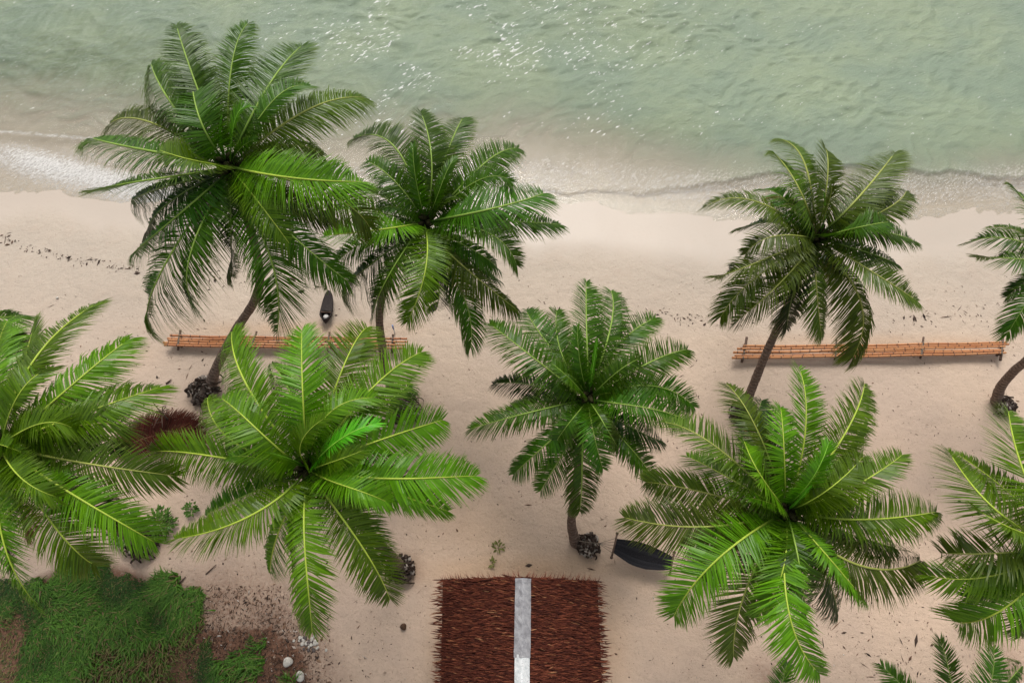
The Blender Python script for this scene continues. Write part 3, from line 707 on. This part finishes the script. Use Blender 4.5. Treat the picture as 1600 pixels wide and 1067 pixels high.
# dead frond and bare dead sapling on the sand
df = empty('dead_palm_frond', on_ground(245, 696), 'red brown dead palm frond lying on the sand left of the large bright palm', 'palm frond')
for i, (a, m_, b_) in enumerate((((176, 712), (240, 686), (316, 672)), ((186, 700), (250, 676), (322, 694)), ((192, 686), (244, 668), (300, 656)))):
    frond(df, on_ground(*a, .10), on_ground(*m_, .26), on_ground(*b_, .10), (.125, .034, .020), (.17, .07, .04), .25, 1.7 if i == 0 else 1.4, 0, 1.5, M_DEADLEAF, 900 + i, start=.02)
b0 = on_ground(266, 662)
ds = empty('dead_sapling', b0, 'small bare dead sapling standing behind the red brown frond', 'sapling')
mb = MB(); mb.tube([(0, 0, -.05), (.02, .1, .45), (0, .2, .95)], [.05, .04, .028], 7); mb.build('stem', M_WOOD, ds, True)
for k in range(9):
    an = R(20 + 40 * k + random.uniform(-14, 14)); l = random.uniform(.35, .75); h0 = random.uniform(.55, .95); y0 = .2 * h0
    d = np.array((math.cos(an), math.sin(an), .35))
    mb = MB(); p0 = np.array((0, y0, h0)); p1 = p0 + d * l * .6; p2 = p0 + d * l + np.array((random.uniform(-.1, .1), random.uniform(-.1, .1), -.1))
    mb.tube([p0, p1, p2], [.022, .016, .006], 5); mb.tube([p1, p1 + np.array((d[1], -d[0], .3)) * .22], [.012, .004], 4); mb.build('branch', M_WOOD, ds)

# ------------------------------------------------------------------ bamboo racks
def rack(label, poles, bars, h, seed):
    r = np.random.default_rng(seed)
    c = on_ground(*[sum(q) / 2 for q in zip(poles[0][0], poles[-1][1])])
    e = empty('bamboo_rack', c, label, 'bamboo rack', 'bamboo racks on the beach')
    for (a, b) in poles:
        A = at(a[0], a[1], h) - c; B = at(b[0], b[1], h) - c; L = np.linalg.norm(B - A); n = int(L / .1)
        tt = np.linspace(0, 1, n); pts = A + (B - A) * tt[:, None]
        pts[:, 2] += -.05 * np.sin(tt * math.pi * 3) ** 2 + np.cumsum(r.normal(0, .004, n)) * .5
        pts[:, 1] += np.sin(tt * r.uniform(3, 7) + r.uniform(0, 6)) * .016
        al = tt * L; rad = .047 * (1.08 - .22 * tt) * np.ones(n)
        mb = MB(); var = np.zeros(n); d = .36 + r.uniform(-.05, .05); ph = r.uniform(0, d)
        P = []; RR = []; VV = []
        for i in range(n):
            P.append(pts[i]); RR.append(rad[i]); VV.append(0.0)
        x = ph
        nodes = []
        while x < L: nodes.append(x); x += d * r.uniform(.9, 1.1)
        allp = sorted([(a_, 0) for a_ in al] + [q for x in nodes for q in ((x - .028, 0), (x - .012, 1), (x + .012, 1), (x + .028, 0))])
        allp = [q for q in allp if 0 <= q[0] <= L]
        xs_ = np.array([q[0] for q in allp]); vs_ = np.array([q[1] for q in allp], float)
        PP = np.stack([np.interp(xs_, al, pts[:, j]) for j in range(3)], -1); RR = np.interp(xs_, al, rad) * (1 + .13 * vs_)
        keep = np.concatenate([[True], np.diff(xs_) > .003]); PP, RR, vs_ = PP[keep], RR[keep], vs_[keep]
        mb.tube(PP, RR, 8, np.repeat(vs_ * .9, 8)); mb.build('pole', M_BAMBOO, e, True)
    for (a, b, thick) in bars:
        A = at(a[0], a[1], h - .10) - c; B = at(b[0], b[1], h - .10) - c
        mb = MB(); mb.tube([A, (A + B) / 2 + np.array((.01, 0, .01)), B], thick, 8); mb.build('crossbar', M_WOOD, e, True)
        for q in (.3, .7):
            p = A + (B - A) * q; mb = MB(); mb.tube([p + np.array((0, 0, -.03)), np.array((p[0] + .02, p[1], -c[2] - .2))], thick * 1.1, 8); mb.build('leg', M_WOOD, e, True)
    for (a, b, thick) in bars:   # lashings
        m_ = (np.array(a) + np.array(b)) / 2
        for (pa, pb) in poles:
            s = (m_[0] - pa[0]) / (pb[0] - pa[0]); py = pa[1] + s * (pb[1] - pa[1])
            if 0 < s < 1:
                s2 = (py - a[1]) / (b[1] - a[1]); px = a[0] + s2 * (b[0] - a[0]); p = at(px, py, h - .02) - c
                mb = MB(); mb.tube([p + np.array((-.03, 0, 0)), p + np.array((.03, 0, 0))], .068, 8); mb.build('lashing', M_ROPE, e, True)
rack('long bamboo pole rack at left, passing behind the two upper left palm trunks',
     [((266, 524), (636, 529.5)), ((262, 528.5), (566, 531)), ((263, 532), (637, 534.5)), ((255, 535), (634, 540)), ((257, 538.5), (630, 545))],
     [((282, 516), (278, 547), .045), ((401, 518), (392, 548), .040), ((515, 519), (512, 549), .040), ((614, 523), (612, 552), .045)], .34, 3)
rack('long bamboo pole rack at right with the leaning trunk crossing it',
     [((1162, 541), (1572, 535)), ((1152, 545.5), (1576, 538.5)), ((1164, 549.5), (1570, 542)), ((1146, 551), (1569, 545.5)), ((1148, 555.5), (1568, 548.5)), ((1144, 559.5), (1572, 551.5))],
     [((1167, 527), (1159, 566), .05), ((1307, 531), (1304, 562), .035), ((1443, 527), (1438, 560), .04), ((1567, 522), (1563, 563), .05)], .36, 4)

# ------------------------------------------------------------------ hammock
hc = on_ground(1003, 868)
ham = empty('hammock', hc, 'black slatted hammock with spreader bars strung between two palms', 'hammock')
zH = .75
A = at(960, 852, zH) - hc; B = at(1050, 880, zH) - hc
ax_ = unit(B - A); sd_ = np.array((-ax_[1], ax_[0], 0)); LH = np.linalg.norm(B - A)
def hpt(s, w):      # s along, w across -1..1
    half = np.interp(s, [0, .12, .35, .6, .85, 1], [.23, .29, .40, .40, .30, .21])
    sag = -.34 * math.sin(math.pi * s) + .10 * w * w * math.sin(math.pi * s)
    return A + ax_ * LH * s + sd_ * half * w + np.array((0, 0, sag))
mb = MB(); NS = 15
for k in range(NS):
    w0 = -1 + 2 * k / NS + .003; w1 = -1 + 2 * (k + 1) / NS - .003
    ps = np.linspace(.01, .99, 14); vs = []
    for s in ps:
        a, b = hpt(s, w0), hpt(s, w1); up = np.array((0, 0, .012 + .006 * random.random()))
        vs += [a, b, b + up, a + up]
    fs = []
    for i in range(13):
        o = i * 4
        for q in range(4): fs.append((o + q, o + (q + 1) % 4, o + 4 + (q + 1) % 4, o + 4 + q))
    fs += [(0, 3, 2, 1), (52, 53, 54, 55)]
    mb.add(vs, fs, .9 * random.random() ** 2)
mb.build('slat_bed', M_HAMMOCK, ham)
for E, ex, sgn in ((A, .40, -1), (B, .36, 1)):
    mb = MB(); mb.tube([E - sd_ * ex, E, E + sd_ * ex], [.035, .028, .035], 8)
    for q in (-1, 1): mb.blob(E + sd_ * ex * q, .06, 1, .1)
    mb.build('spreader_bar', M_WOOD, ham, True)
tieA = at(905, 845, .9) - hc; tieB = at(1125, 872, 1.2) - hc
for E, tie in ((A, tieA), (B, tieB)):
    ring = E + (tie - E) * .45
    for q in np.linspace(-1, 1, 5):
        mb = MB(); mb.tube([E + sd_ * .25 * q, ring], .008, 5); mb.build('rope', M_ROPE, ham)
    mb = MB(); mb.tube([ring, tie], .013, 6); mb.build('rope', M_ROPE, ham)

# ------------------------------------------------------------------ small canoe
cc = on_ground(513, 486)
can = empty('canoe', cc, 'small dark pointed canoe lying on the sand behind the left bamboo rack', 'canoe')
P = on_ground(518, 462) - cc; Q = on_ground(510, 508) - cc
dx = unit(Q - P); sx_ = np.array((-dx[1], dx[0], 0)); LC = np.linalg.norm(Q - P); prof = np.interp
ss = np.linspace(0, 1, 22); hw = np.interp(ss, [0, .08, .3, .6, .8, .93, 1], [.03, .13, .20, .235, .23, .13, .02])
ring_ = [(-1, .30), (-.9, .12), (-.5, -.02), (0, -.05), (.5, -.02), (.9, .12), (1, .30)]
vs = []; fs = []
for i, s in enumerate(ss):
    shr = .10 * (2 * s - 1) ** 2
    for (w, z) in ring_: vs.append(P + dx * LC * s + sx_ * hw[i] * w + np.array((0, 0, z + shr + .04)))
for i in range(21):
    for k in range(6): fs.append((i * 7 + k, i * 7 + k + 1, i * 7 + 8 + k, i * 7 + 7 + k))
o = obj('hull', vs, fs, M_CANOE, can, True); md = o.modifiers.new('thick', 'SOLIDIFY'); md.thickness = .03
dk = MB()
vv = []; ff = []
for i, s in enumerate(ss[:15]):
    shr = .10 * (2 * s - 1) ** 2
    vv += [P + dx * LC * s - sx_ * hw[i] * .97 + np.array((0, 0, .33 + shr)), P + dx * LC * s + np.array((0, 0, .37 + shr)), P + dx * LC * s + sx_ * hw[i] * .97 + np.array((0, 0, .33 + shr))]
for i in range(14): ff += [(i * 3, i * 3 + 1, i * 3 + 4, i * 3 + 3), (i * 3 + 1, i * 3 + 2, i * 3 + 5, i * 3 + 4)]
obj('deck', vv, ff, M_CANOE, can, True)
mb = MB(); c_ = P + dx * LC * .80
mb.blob(c_ + np.array((0, 0, .22)), .13, .45, .15, 0, 3); mb.build('pale_bundle', M_CANOE_IN, can, True)
mb = MB(); mb.box(P + dx * LC * .68 + np.array((0, 0, .32)), .42, .07, .03, math.atan2(sx_[1], sx_[0])); mb.build('thwart', M_WOOD, can)

# blue stick standing behind the left rack
bs = on_ground(617, 521)
st = empty('marker_stick', bs, 'thin blue and white stick standing at the right end of left bamboo rack', 'stick')
mb = MB(); mb.tube([(0, 0, -.1), (0, .02, .35)], .022, 8); mb.build('shaft', M_WHITE, st, True)
mb = MB(); mb.tube([(0, .02, .35), (0, .04, .62)], [.032, .036], 8); mb.build('blue_cap', M_BLUE, st, True)

# ------------------------------------------------------------------ thatched hut
RZ, EZ = 4.3, 2.45
r0, r1 = at(817.5, 901, RZ), at(815.5, 1067, RZ)
eL0, eL1 = at(692, 905, EZ), at(689, 1067, EZ)
eR0, eR1 = at(933, 907, EZ), at(941, 1067, EZ)
EXT = 2.6
def ext(a, b): return a + (b - a) * EXT
hut_c = (eL0 + eR0 + ext(eL0, eL1) + ext(eR0, eR1)) / 4; hut_c[2] = 0
hut = empty('thatched_hut', hut_c, 'thatched hut with red brown roof and a pale metal ridge strip', 'hut')
hr = np.random.default_rng(44)
for (e0, e1, sgn) in ((eL0, eL1, -1), (eR0, eR1, 1)):
    a, b, c, d = r0 - hut_c, ext(r0, r1) - hut_c, ext(e0, e1) - hut_c, e0 - hut_c
    dn = np.array((0, 0, -.10))
    sl = MB(); sl.add([a, b, c, d, a + dn, b + dn, c + dn, d + dn], [(0, 1, 2, 3), (7, 6, 5, 4), (0, 4, 5, 1), (1, 5, 6, 2), (2, 6, 7, 3), (3, 7, 4, 0)])
    slope = sl.build('roof_slope', M_THATCHDARK, hut)
    nrm = unit(np.cross(b - a, d - a)); nrm = nrm if nrm[2] > 0 else -nrm
    along = unit(b - a); down = unit((d - a) - along * np.dot(d - a, along)); Ls = np.linalg.norm(d - a); La = np.linalg.norm(b - a)
    V = []; F = []; VV = []
    rows = 24
    for row in range(rows):
        s0 = row / rows
        n = int(La / .024)
        for k in range(n):
            u = (k + hr.random()) / n
            ss_ = max(0, s0 + hr.normal(0, .02)); p0 = (a + (b - a) * u) * (1 - ss_) + (d + (c - d) * u) * ss_
            l = hr.uniform(.26, .46)
            if row >= rows - 2: l = hr.uniform(.14, .60)
            yaw = hr.normal(.04 * sgn, .13); dr = down * math.cos(yaw) + along * math.sin(yaw)
            lift = hr.uniform(.035, .085); w = hr.uniform(.007, .016)
            p1 = p0 + dr * l * .6 + nrm * lift; p2 = p0 + dr * l + nrm * (lift + hr.normal(0, .012)) + (np.array((0, 0, -.10 * hr.random())) if row >= rows - 2 else 0)
            p0 = p0 + nrm * (.012 + .015 * hr.random()); th = nrm * w * .8
            o = len(V)
            V += [p0 - along * w, p0 + along * w, p1 - along * w, p1 + along * w, p1 + th, p2]
            F += [(o, o + 1, o + 3, o + 4), (o, o + 4, o + 2), (o + 2, o + 4, o + 5), (o + 4, o + 3, o + 5)]
            base = hr.beta(1.6, 2.6) * .72
            tipv = min(1, base + (hr.uniform(.15, .5) if hr.random() < .38 else .05))
            if row >= rows - 2 and hr.random() < .75: tipv = hr.uniform(.75, 1)
            if hr.random() < .03: base = hr.uniform(.7, .95); tipv = 1.0
            VV += [base] * 5 + [tipv]
    th_ = obj('thatch', V, F, M_THATCH, slope, False, {'var': VV}); th_['kind'] = 'stuff'
    # front edge fringe along the gable
    V = []; F = []; VV = []
    for k in range(260):
        s = hr.random(); p0 = a + (d - a) * s + nrm * hr.uniform(-.04, .07) + along * hr.uniform(0, .15)
        l = hr.uniform(.18, .34); yaw = hr.normal(-.75, .35); dr = down * math.cos(yaw) + along * math.sin(yaw)
        w = hr.uniform(.007, .014); q = p0 + dr * l + np.array((0, 0, -.06)); o = len(V)
        V += [p0 - down * w, p0 + down * w, p0 + nrm * w, q]; F += [(o, o + 1, o + 3), (o + 1, o + 2, o + 3), (o + 2, o, o + 3)]
        VV += [hr.uniform(0, .5)] * 3 + [hr.uniform(.3, .9)]
    fr_ = obj('verge_fringe', V, F, M_THATCH, slope, False, {'var': VV}); fr_['kind'] = 'stuff'
def ridge_sheet(s0, s1, half, lift, mat, lab, seed):
    rr = np.random.default_rng(seed); n = 16; vs = []; fs = []
    D = ext(r0, r1) - r0; wd = unit(np.array((D[1], -D[0], 0)))
    if wd[0] < 0: wd = -wd
    for i in range(n):
        p = r0 - hut_c + D * (s0 + (s1 - s0) * i / (n - 1)) + np.array((0, 0, lift + .10 + rr.normal(0, .006)))
        for w in (-1, -.55, -.1, .1, .55, 1):
            vs.append(p + wd * half * w * (1 + rr.normal(0, .012)) + np.array((0, 0, -abs(w) * half * .62 + rr.normal(0, .008))))
    for i in range(n - 1):
        for k in range(5): fs.append((i * 6 + k, i * 6 + k + 1, i * 6 + 7 + k, i * 6 + 6 + k))
    o = obj('ridge_sheet', vs, fs, mat, hut); o['label'] = lab
    md = o.modifiers.new('thick', 'SOLIDIFY'); md.thickness = .006
ridge_sheet(.006, .296, .215, .035, M_ZINC, 'dull grey metal ridge sheet at the seaward end', 1)
ridge_sheet(.285, 1.0, .195, .018, M_WHITE, 'white spotted ridge sheet', 2)
for s in (.06, .5, .95):
    for (e0, e1) in ((eL0, eL1), (eR0, eR1)):
        p = e0 + (ext(e0, e1) - e0) * s; p = p + (hut_c * np.array((1, 0, 0)) + np.array((0, p[1], p[2])) - p) * .14 - hut_c
        mb = MB(); mb.tube([(p[0], p[1], -.3), (p[0] + .02, p[1], 1.2), (p[0], p[1], p[2] + .12)], [.085, .08, .07], 9); mb.build('post', M_POST, hut, True)

# ------------------------------------------------------------------ stones, coconut, seedlings, sticks
def stone(px, py, r, mat, label, name='stone', sq=.65, seed=0, group=None):
    p = on_ground(px, py, r * sq * .5); mb = MB(); mb.blob((0, 0, 0), r, sq, .28, 0, seed)
    o = mb.build(name, mat); o.location = tuple(p)
    md = o.modifiers.new('round', 'SUBSURF'); md.levels = 1; md.render_levels = 2
    tag(o, label, 'stone' if name == 'stone' else name, group)
    return o
c = stone(630.5, 979, .135, M_COCO_B, 'single brown coconut on the bare sand left of the thatched hut', 'coconut', .95, 1)
stone(451, 1034, .19, M_STONE, 'larger pale stone at the edge of the brown litter, upper of two', seed=4)
stone(470, 1056, .20, M_STONE, 'larger pale stone at the edge of the brown litter, lower of two', seed=9)
pc = on_ground(483, 1004)
k = 0
sr = np.random.default_rng(8)
for i in range(40):
    an = sr.uniform(0, 6.28); d = abs(sr.normal(0, .24)); q = (483 + math.cos(an) * d * 52, 1004 + math.sin(an) * d * 34)
    stone(q[0], q[1], sr.uniform(.05, .085), M_STONE if sr.random() < .42 else M_STONED, 'small stone in the loose pile right of the grass patch', seed=100 + i, group='stones in the loose pile')
for i, (a, b, l) in enumerate(((283, 936, 'white pebble on the grass near its upper right edge'), (300, 968, 'white pebble on the right edge of the grass'), (90, 466, 'pale shell on the sand above the left edge palm'))):
    stone(a, b, .07, M_STONE, l, 'pebble', .7, 50 + i)

def leafy(name, px, py, n, ln, mat, label, cat, spread=.3, h=.2):
    p = on_ground(px, py); e = empty(name, p, label, cat); r = np.random.default_rng(int(px * 7 + py))
    mb = MB(); mb.tube([(0, 0, -.05), (.01, .01, h)], [.02, .012], 6); mb.build('stem', M_WOOD, e, True)
    mb = MB()
    for k in range(n):
        an = r.uniform(0, 6.28); el = r.uniform(-.1, .9); b = np.array((math.cos(an) * spread * r.random(), math.sin(an) * spread * r.random(), h * r.uniform(.2, 1.1)))
        d = np.array((math.cos(an) * math.cos(el), math.sin(an) * math.cos(el), math.sin(el))); l = ln * r.uniform(.6, 1.2); w = np.array((-math.sin(an), math.cos(an), r.normal(0, .3))) * l * .22
        mb.add([b, b + d * l * .5 - w, b + d * l * .5 + w, b + d * l + np.array((0, 0, -.15 * l)), b + d * l * .5 + np.array((0, 0, -.05 * l))], [(0, 4, 1), (0, 2, 4), (1, 4, 3), (4, 2, 3)])
    mb.build('foliage', mat, e)
leafy('seedling', 778, 856, 22, .17, M_SHRUBY, 'yellow green seedling on the sand above the thatched roof, upper of two', 'seedling', .18, .10)
leafy('seedling', 769, 879, 14, .15, M_SHRUBY, 'small yellow green seedling nearest the thatched roof, lower of two', 'seedling', .12, .10)
leafy('shrub', 302, 797, 60, .18, M_SHRUB, 'small green shrub alone on the sand under the lower left palm', 'shrub', .20, .25)
leafy('shrub', 206, 828, 320, .20, M_SHRUB, 'low leafy green shrub left of the root mass by the left edge palm', 'shrub', .60, .45)
leafy('shrub', 254, 820, 300, .19, M_SHRUB, 'leafy green shrub right of the root mass by the left edge palm', 'shrub', .5, .4)
def stick(a, b, r, label):
    A, B = on_ground(*a, .03), on_ground(*b, .05); mb = MB(); mb.tube([(0, 0, 0), (B - A) * .5 + np.array((.02, .02, .01)), B - A], [r, r * .9, r * .5], 6)
    o = mb.build('driftwood_stick', M_WOOD, None, True); o.location = tuple(A); tag(o, label, 'stick', 'sticks lying on the sand')
stick((322, 897), (339, 882), .022, 'thin stick on the sand between lower left palm and grass, upper of two')
stick((280, 912), (291, 901), .03, 'short dark stick on the sand beside the grass, lower of two')
stick((260, 600), (268, 594), .035, 'short dark stick on the sand behind the dead sapling')

# ------------------------------------------------------------------ stuff: wrack line, sand litter, grass
def litter_obj(name, pts, label, cat, size, seed, vlo=0., vhi=1.):
    r = np.random.default_rng(seed); mb = MB()
    for (x, y) in pts:
        z = gz(x, y); an = r.uniform(0, 6.28); l = r.lognormal(math.log(size), .5); w = l * r.uniform(.15, .55)
        if r.random() < .35: w = l * .10; l *= 1.8
        d = np.array((math.cos(an), math.sin(an), r.normal(0, .12))); s = np.array((-math.sin(an), math.cos(an), r.normal(0, .25)))
        p = np.array((x, y, z + .012)); hh = np.array((0, 0, r.uniform(.01, .035) + w * .2))
        v = r.uniform(vlo, vhi)
        mb.add([p - d * l, p + s * w, p + d * l, p - s * w, p + hh + d * l * .2], [(0, 3, 4), (3, 2, 4), (2, 1, 4), (1, 0, 4), (0, 1, 2, 3)], v)
    o = mb.build(name, M_LITTER); tag(o, label, cat, None, 'stuff')
lr = np.random.default_rng(71)
def along_px(path, n, sx, sy):
    path = np.array(path, float); sl = np.concatenate([[0], np.cumsum(np.hypot(*np.diff(path, axis=0).T))]); out = []
    for q in lr.random(n) * sl[-1]:
        q += lr.normal(0, 6); a = np.interp(q, sl, path[:, 0]); b = np.interp(q, sl, path[:, 1]) + lr.normal(0, sy) + 3 * math.sin(q * .09)
        out.append(tuple(at(a + lr.normal(0, sx), b, -.05)[:2]))
    return out
wrack = along_px([(-40, 362), (10, 376), (60, 392), (120, 405), (170, 414), (220, 424)], 170, 3, 4.0) + along_px([(300, 425), (360, 440), (420, 425), (500, 430)], 90, 6, 9) + \
    along_px([(470, 452), (500, 446), (515, 458)], 25, 3, 3) + along_px([(985, 488), (1030, 493), (1080, 498), (1150, 505), (1240, 500)], 90, 5, 5) + along_px([(1300, 508), (1400, 500), (1480, 498), (1600, 494), (1700, 490)], 95, 7, 8) + along_px([(640, 475), (760, 480), (900, 470)], 30, 8, 8)
litter_obj('wrack_line', wrack, 'dark line of seaweed and leaf scraps washed up along the sand', 'seaweed', .045, 1, 0, .62)
pts = []
while len(pts) < 5200:
    px, py = lr.uniform(-60, 1660), lr.uniform(430, 1120)
    dens = .30 + .35 * (py > 600) + .55 * (px > 1180 and py > 900) + .8 * (250 < px < 520 and py > 860) + .3 * (px < 300 and 480 < py < 620)
    if lr.random() < dens * (.25 + 1.3 * float(fbm(np.array([px * .012]), np.array([py * .018]), 8, 2)[0]) ** 2): pts.append(tuple(at(px, py, 0)[:2]))
litter_obj('sand_litter', pts, 'scattered twigs, dry leaf bits and shell chips on the sand', 'litter', .021, 2)
pts = []
while len(pts) < 5200:
    px, py = lr.uniform(290, 520), lr.uniform(915, 1120); q = at(px, py, 0)
    if float(np.max(soil_f(np.array([q[0]]), np.array([q[1]])))) * (.4 + .9 * float(fbm(np.array([q[0] * 1.5]), np.array([q[1] * 1.5]), 12, 3)[0])) > lr.random() * 1.0: pts.append((q[0], q[1]))
litter_obj('leaf_litter', pts, 'red brown dry leaf litter between the grass and the stone pile', 'leaf litter', .028, 3, .15, .97)

pts = [tuple(at(lr.uniform(1265, 1500), lr.uniform(925, 1062), 0)[:2]) for _ in range(42)] + [tuple(at(lr.uniform(200, 330), lr.uniform(500, 640), 0)[:2]) for _ in range(35)] + [tuple(at(lr.uniform(640, 1120), lr.uniform(480, 900), 0)[:2]) for _ in range(45)]
litter_obj('fallen_twigs', pts, 'short dark twigs and curled dry leaves lying on open sand', 'twigs', .060, 5, 0, .8)
gr = np.random.default_rng(19)
N = 150000
gx = gr.uniform(-19.5, -6.5, N); gy = gr.uniform(-1.6, 3.2, N)
wqx = gx + (fbm(gx * 1.3 + 60, gy * 1.3, 101, 3) - .5) * 1.3; wqy = gy + (fbm(gx * 1.3, gy * 1.3 + 50, 107, 3) - .5) * 1.3
fld = polyfield(wqx, wqy, GRASS, .6); brn = polyfield(wqx, wqy, BROWN, .3)
edge = fbm(gx * 1.6, gy * 1.6, 5, 3)
bare = fbm(gx * .55 + 7, gy * .55, 9, 3)
prob = sstep(.30, .95, fld * (.45 + edge * 1.1)) * (1 - sstep(.47, .60, bare) * .85)
ok = (gr.random(N) < prob * .8) | ((brn > .5) & (edge > .60) & (gr.random(N) < .15))
gx, gy = gx[ok], gy[ok]; n = len(gx); zz = ground(gx, gy)
lush = fbm(gx * .4 + 30, gy * .4, 23, 3); bare = bare[ok]
flow = fbm(gx * .35, gy * .35, 44, 2) * 9
an = flow + gr.normal(0, .7, n); hgt = (.06 + .17 * sstep(.42, .62, lush) * gr.uniform(.5, 1.2, n)) * gr.uniform(.6, 1.3, n); ln = hgt * gr.uniform(.6, 1.9, n) + .05
b = np.stack([gx, gy, zz - .01], -1); d = np.stack([np.cos(an), np.sin(an), 0 * an], -1); s = np.stack([-np.sin(an), np.cos(an), 0 * an], -1)
wd = (gr.uniform(.006, .015, n) * (1 + sstep(.45, .65, lush)))[:, None]
m1 = b + d * (ln * .35)[:, None] + np.array((0, 0, 1)) * (hgt * .75)[:, None]; m2 = b + d * ln[:, None] + np.array((0, 0, 1)) * (hgt * .85)[:, None]
V = np.stack([b - s * wd, b + s * wd, m1 + s * wd * .8, m1 - s * wd * .8, m2], 1).reshape(-1, 3)
o5 = np.arange(n)[:, None] * 5
F = [tuple(q) for q in (o5 + np.array((0, 1, 2, 3)))] + [tuple(q) for q in (o5 + np.array((3, 2, 4)))]
gv = np.clip(.10 + .62 * sstep(.40, .60, lush) * gr.uniform(.5, 1.1, n) + gr.normal(0, .10, n), 0, .74)
dryb = gr.random(n) < .12 + .45 * sstep(.5, .62, bare); gv[dryb] = gr.uniform(.78, .90, int(dryb.sum()))
g = obj('grass', V, F, M_GRASS, None, False, {'var': np.repeat(gv, 5)})
tag(g, 'dense green grass patch with dry brown spots in the lower left corner', 'grass', None, 'stuff')
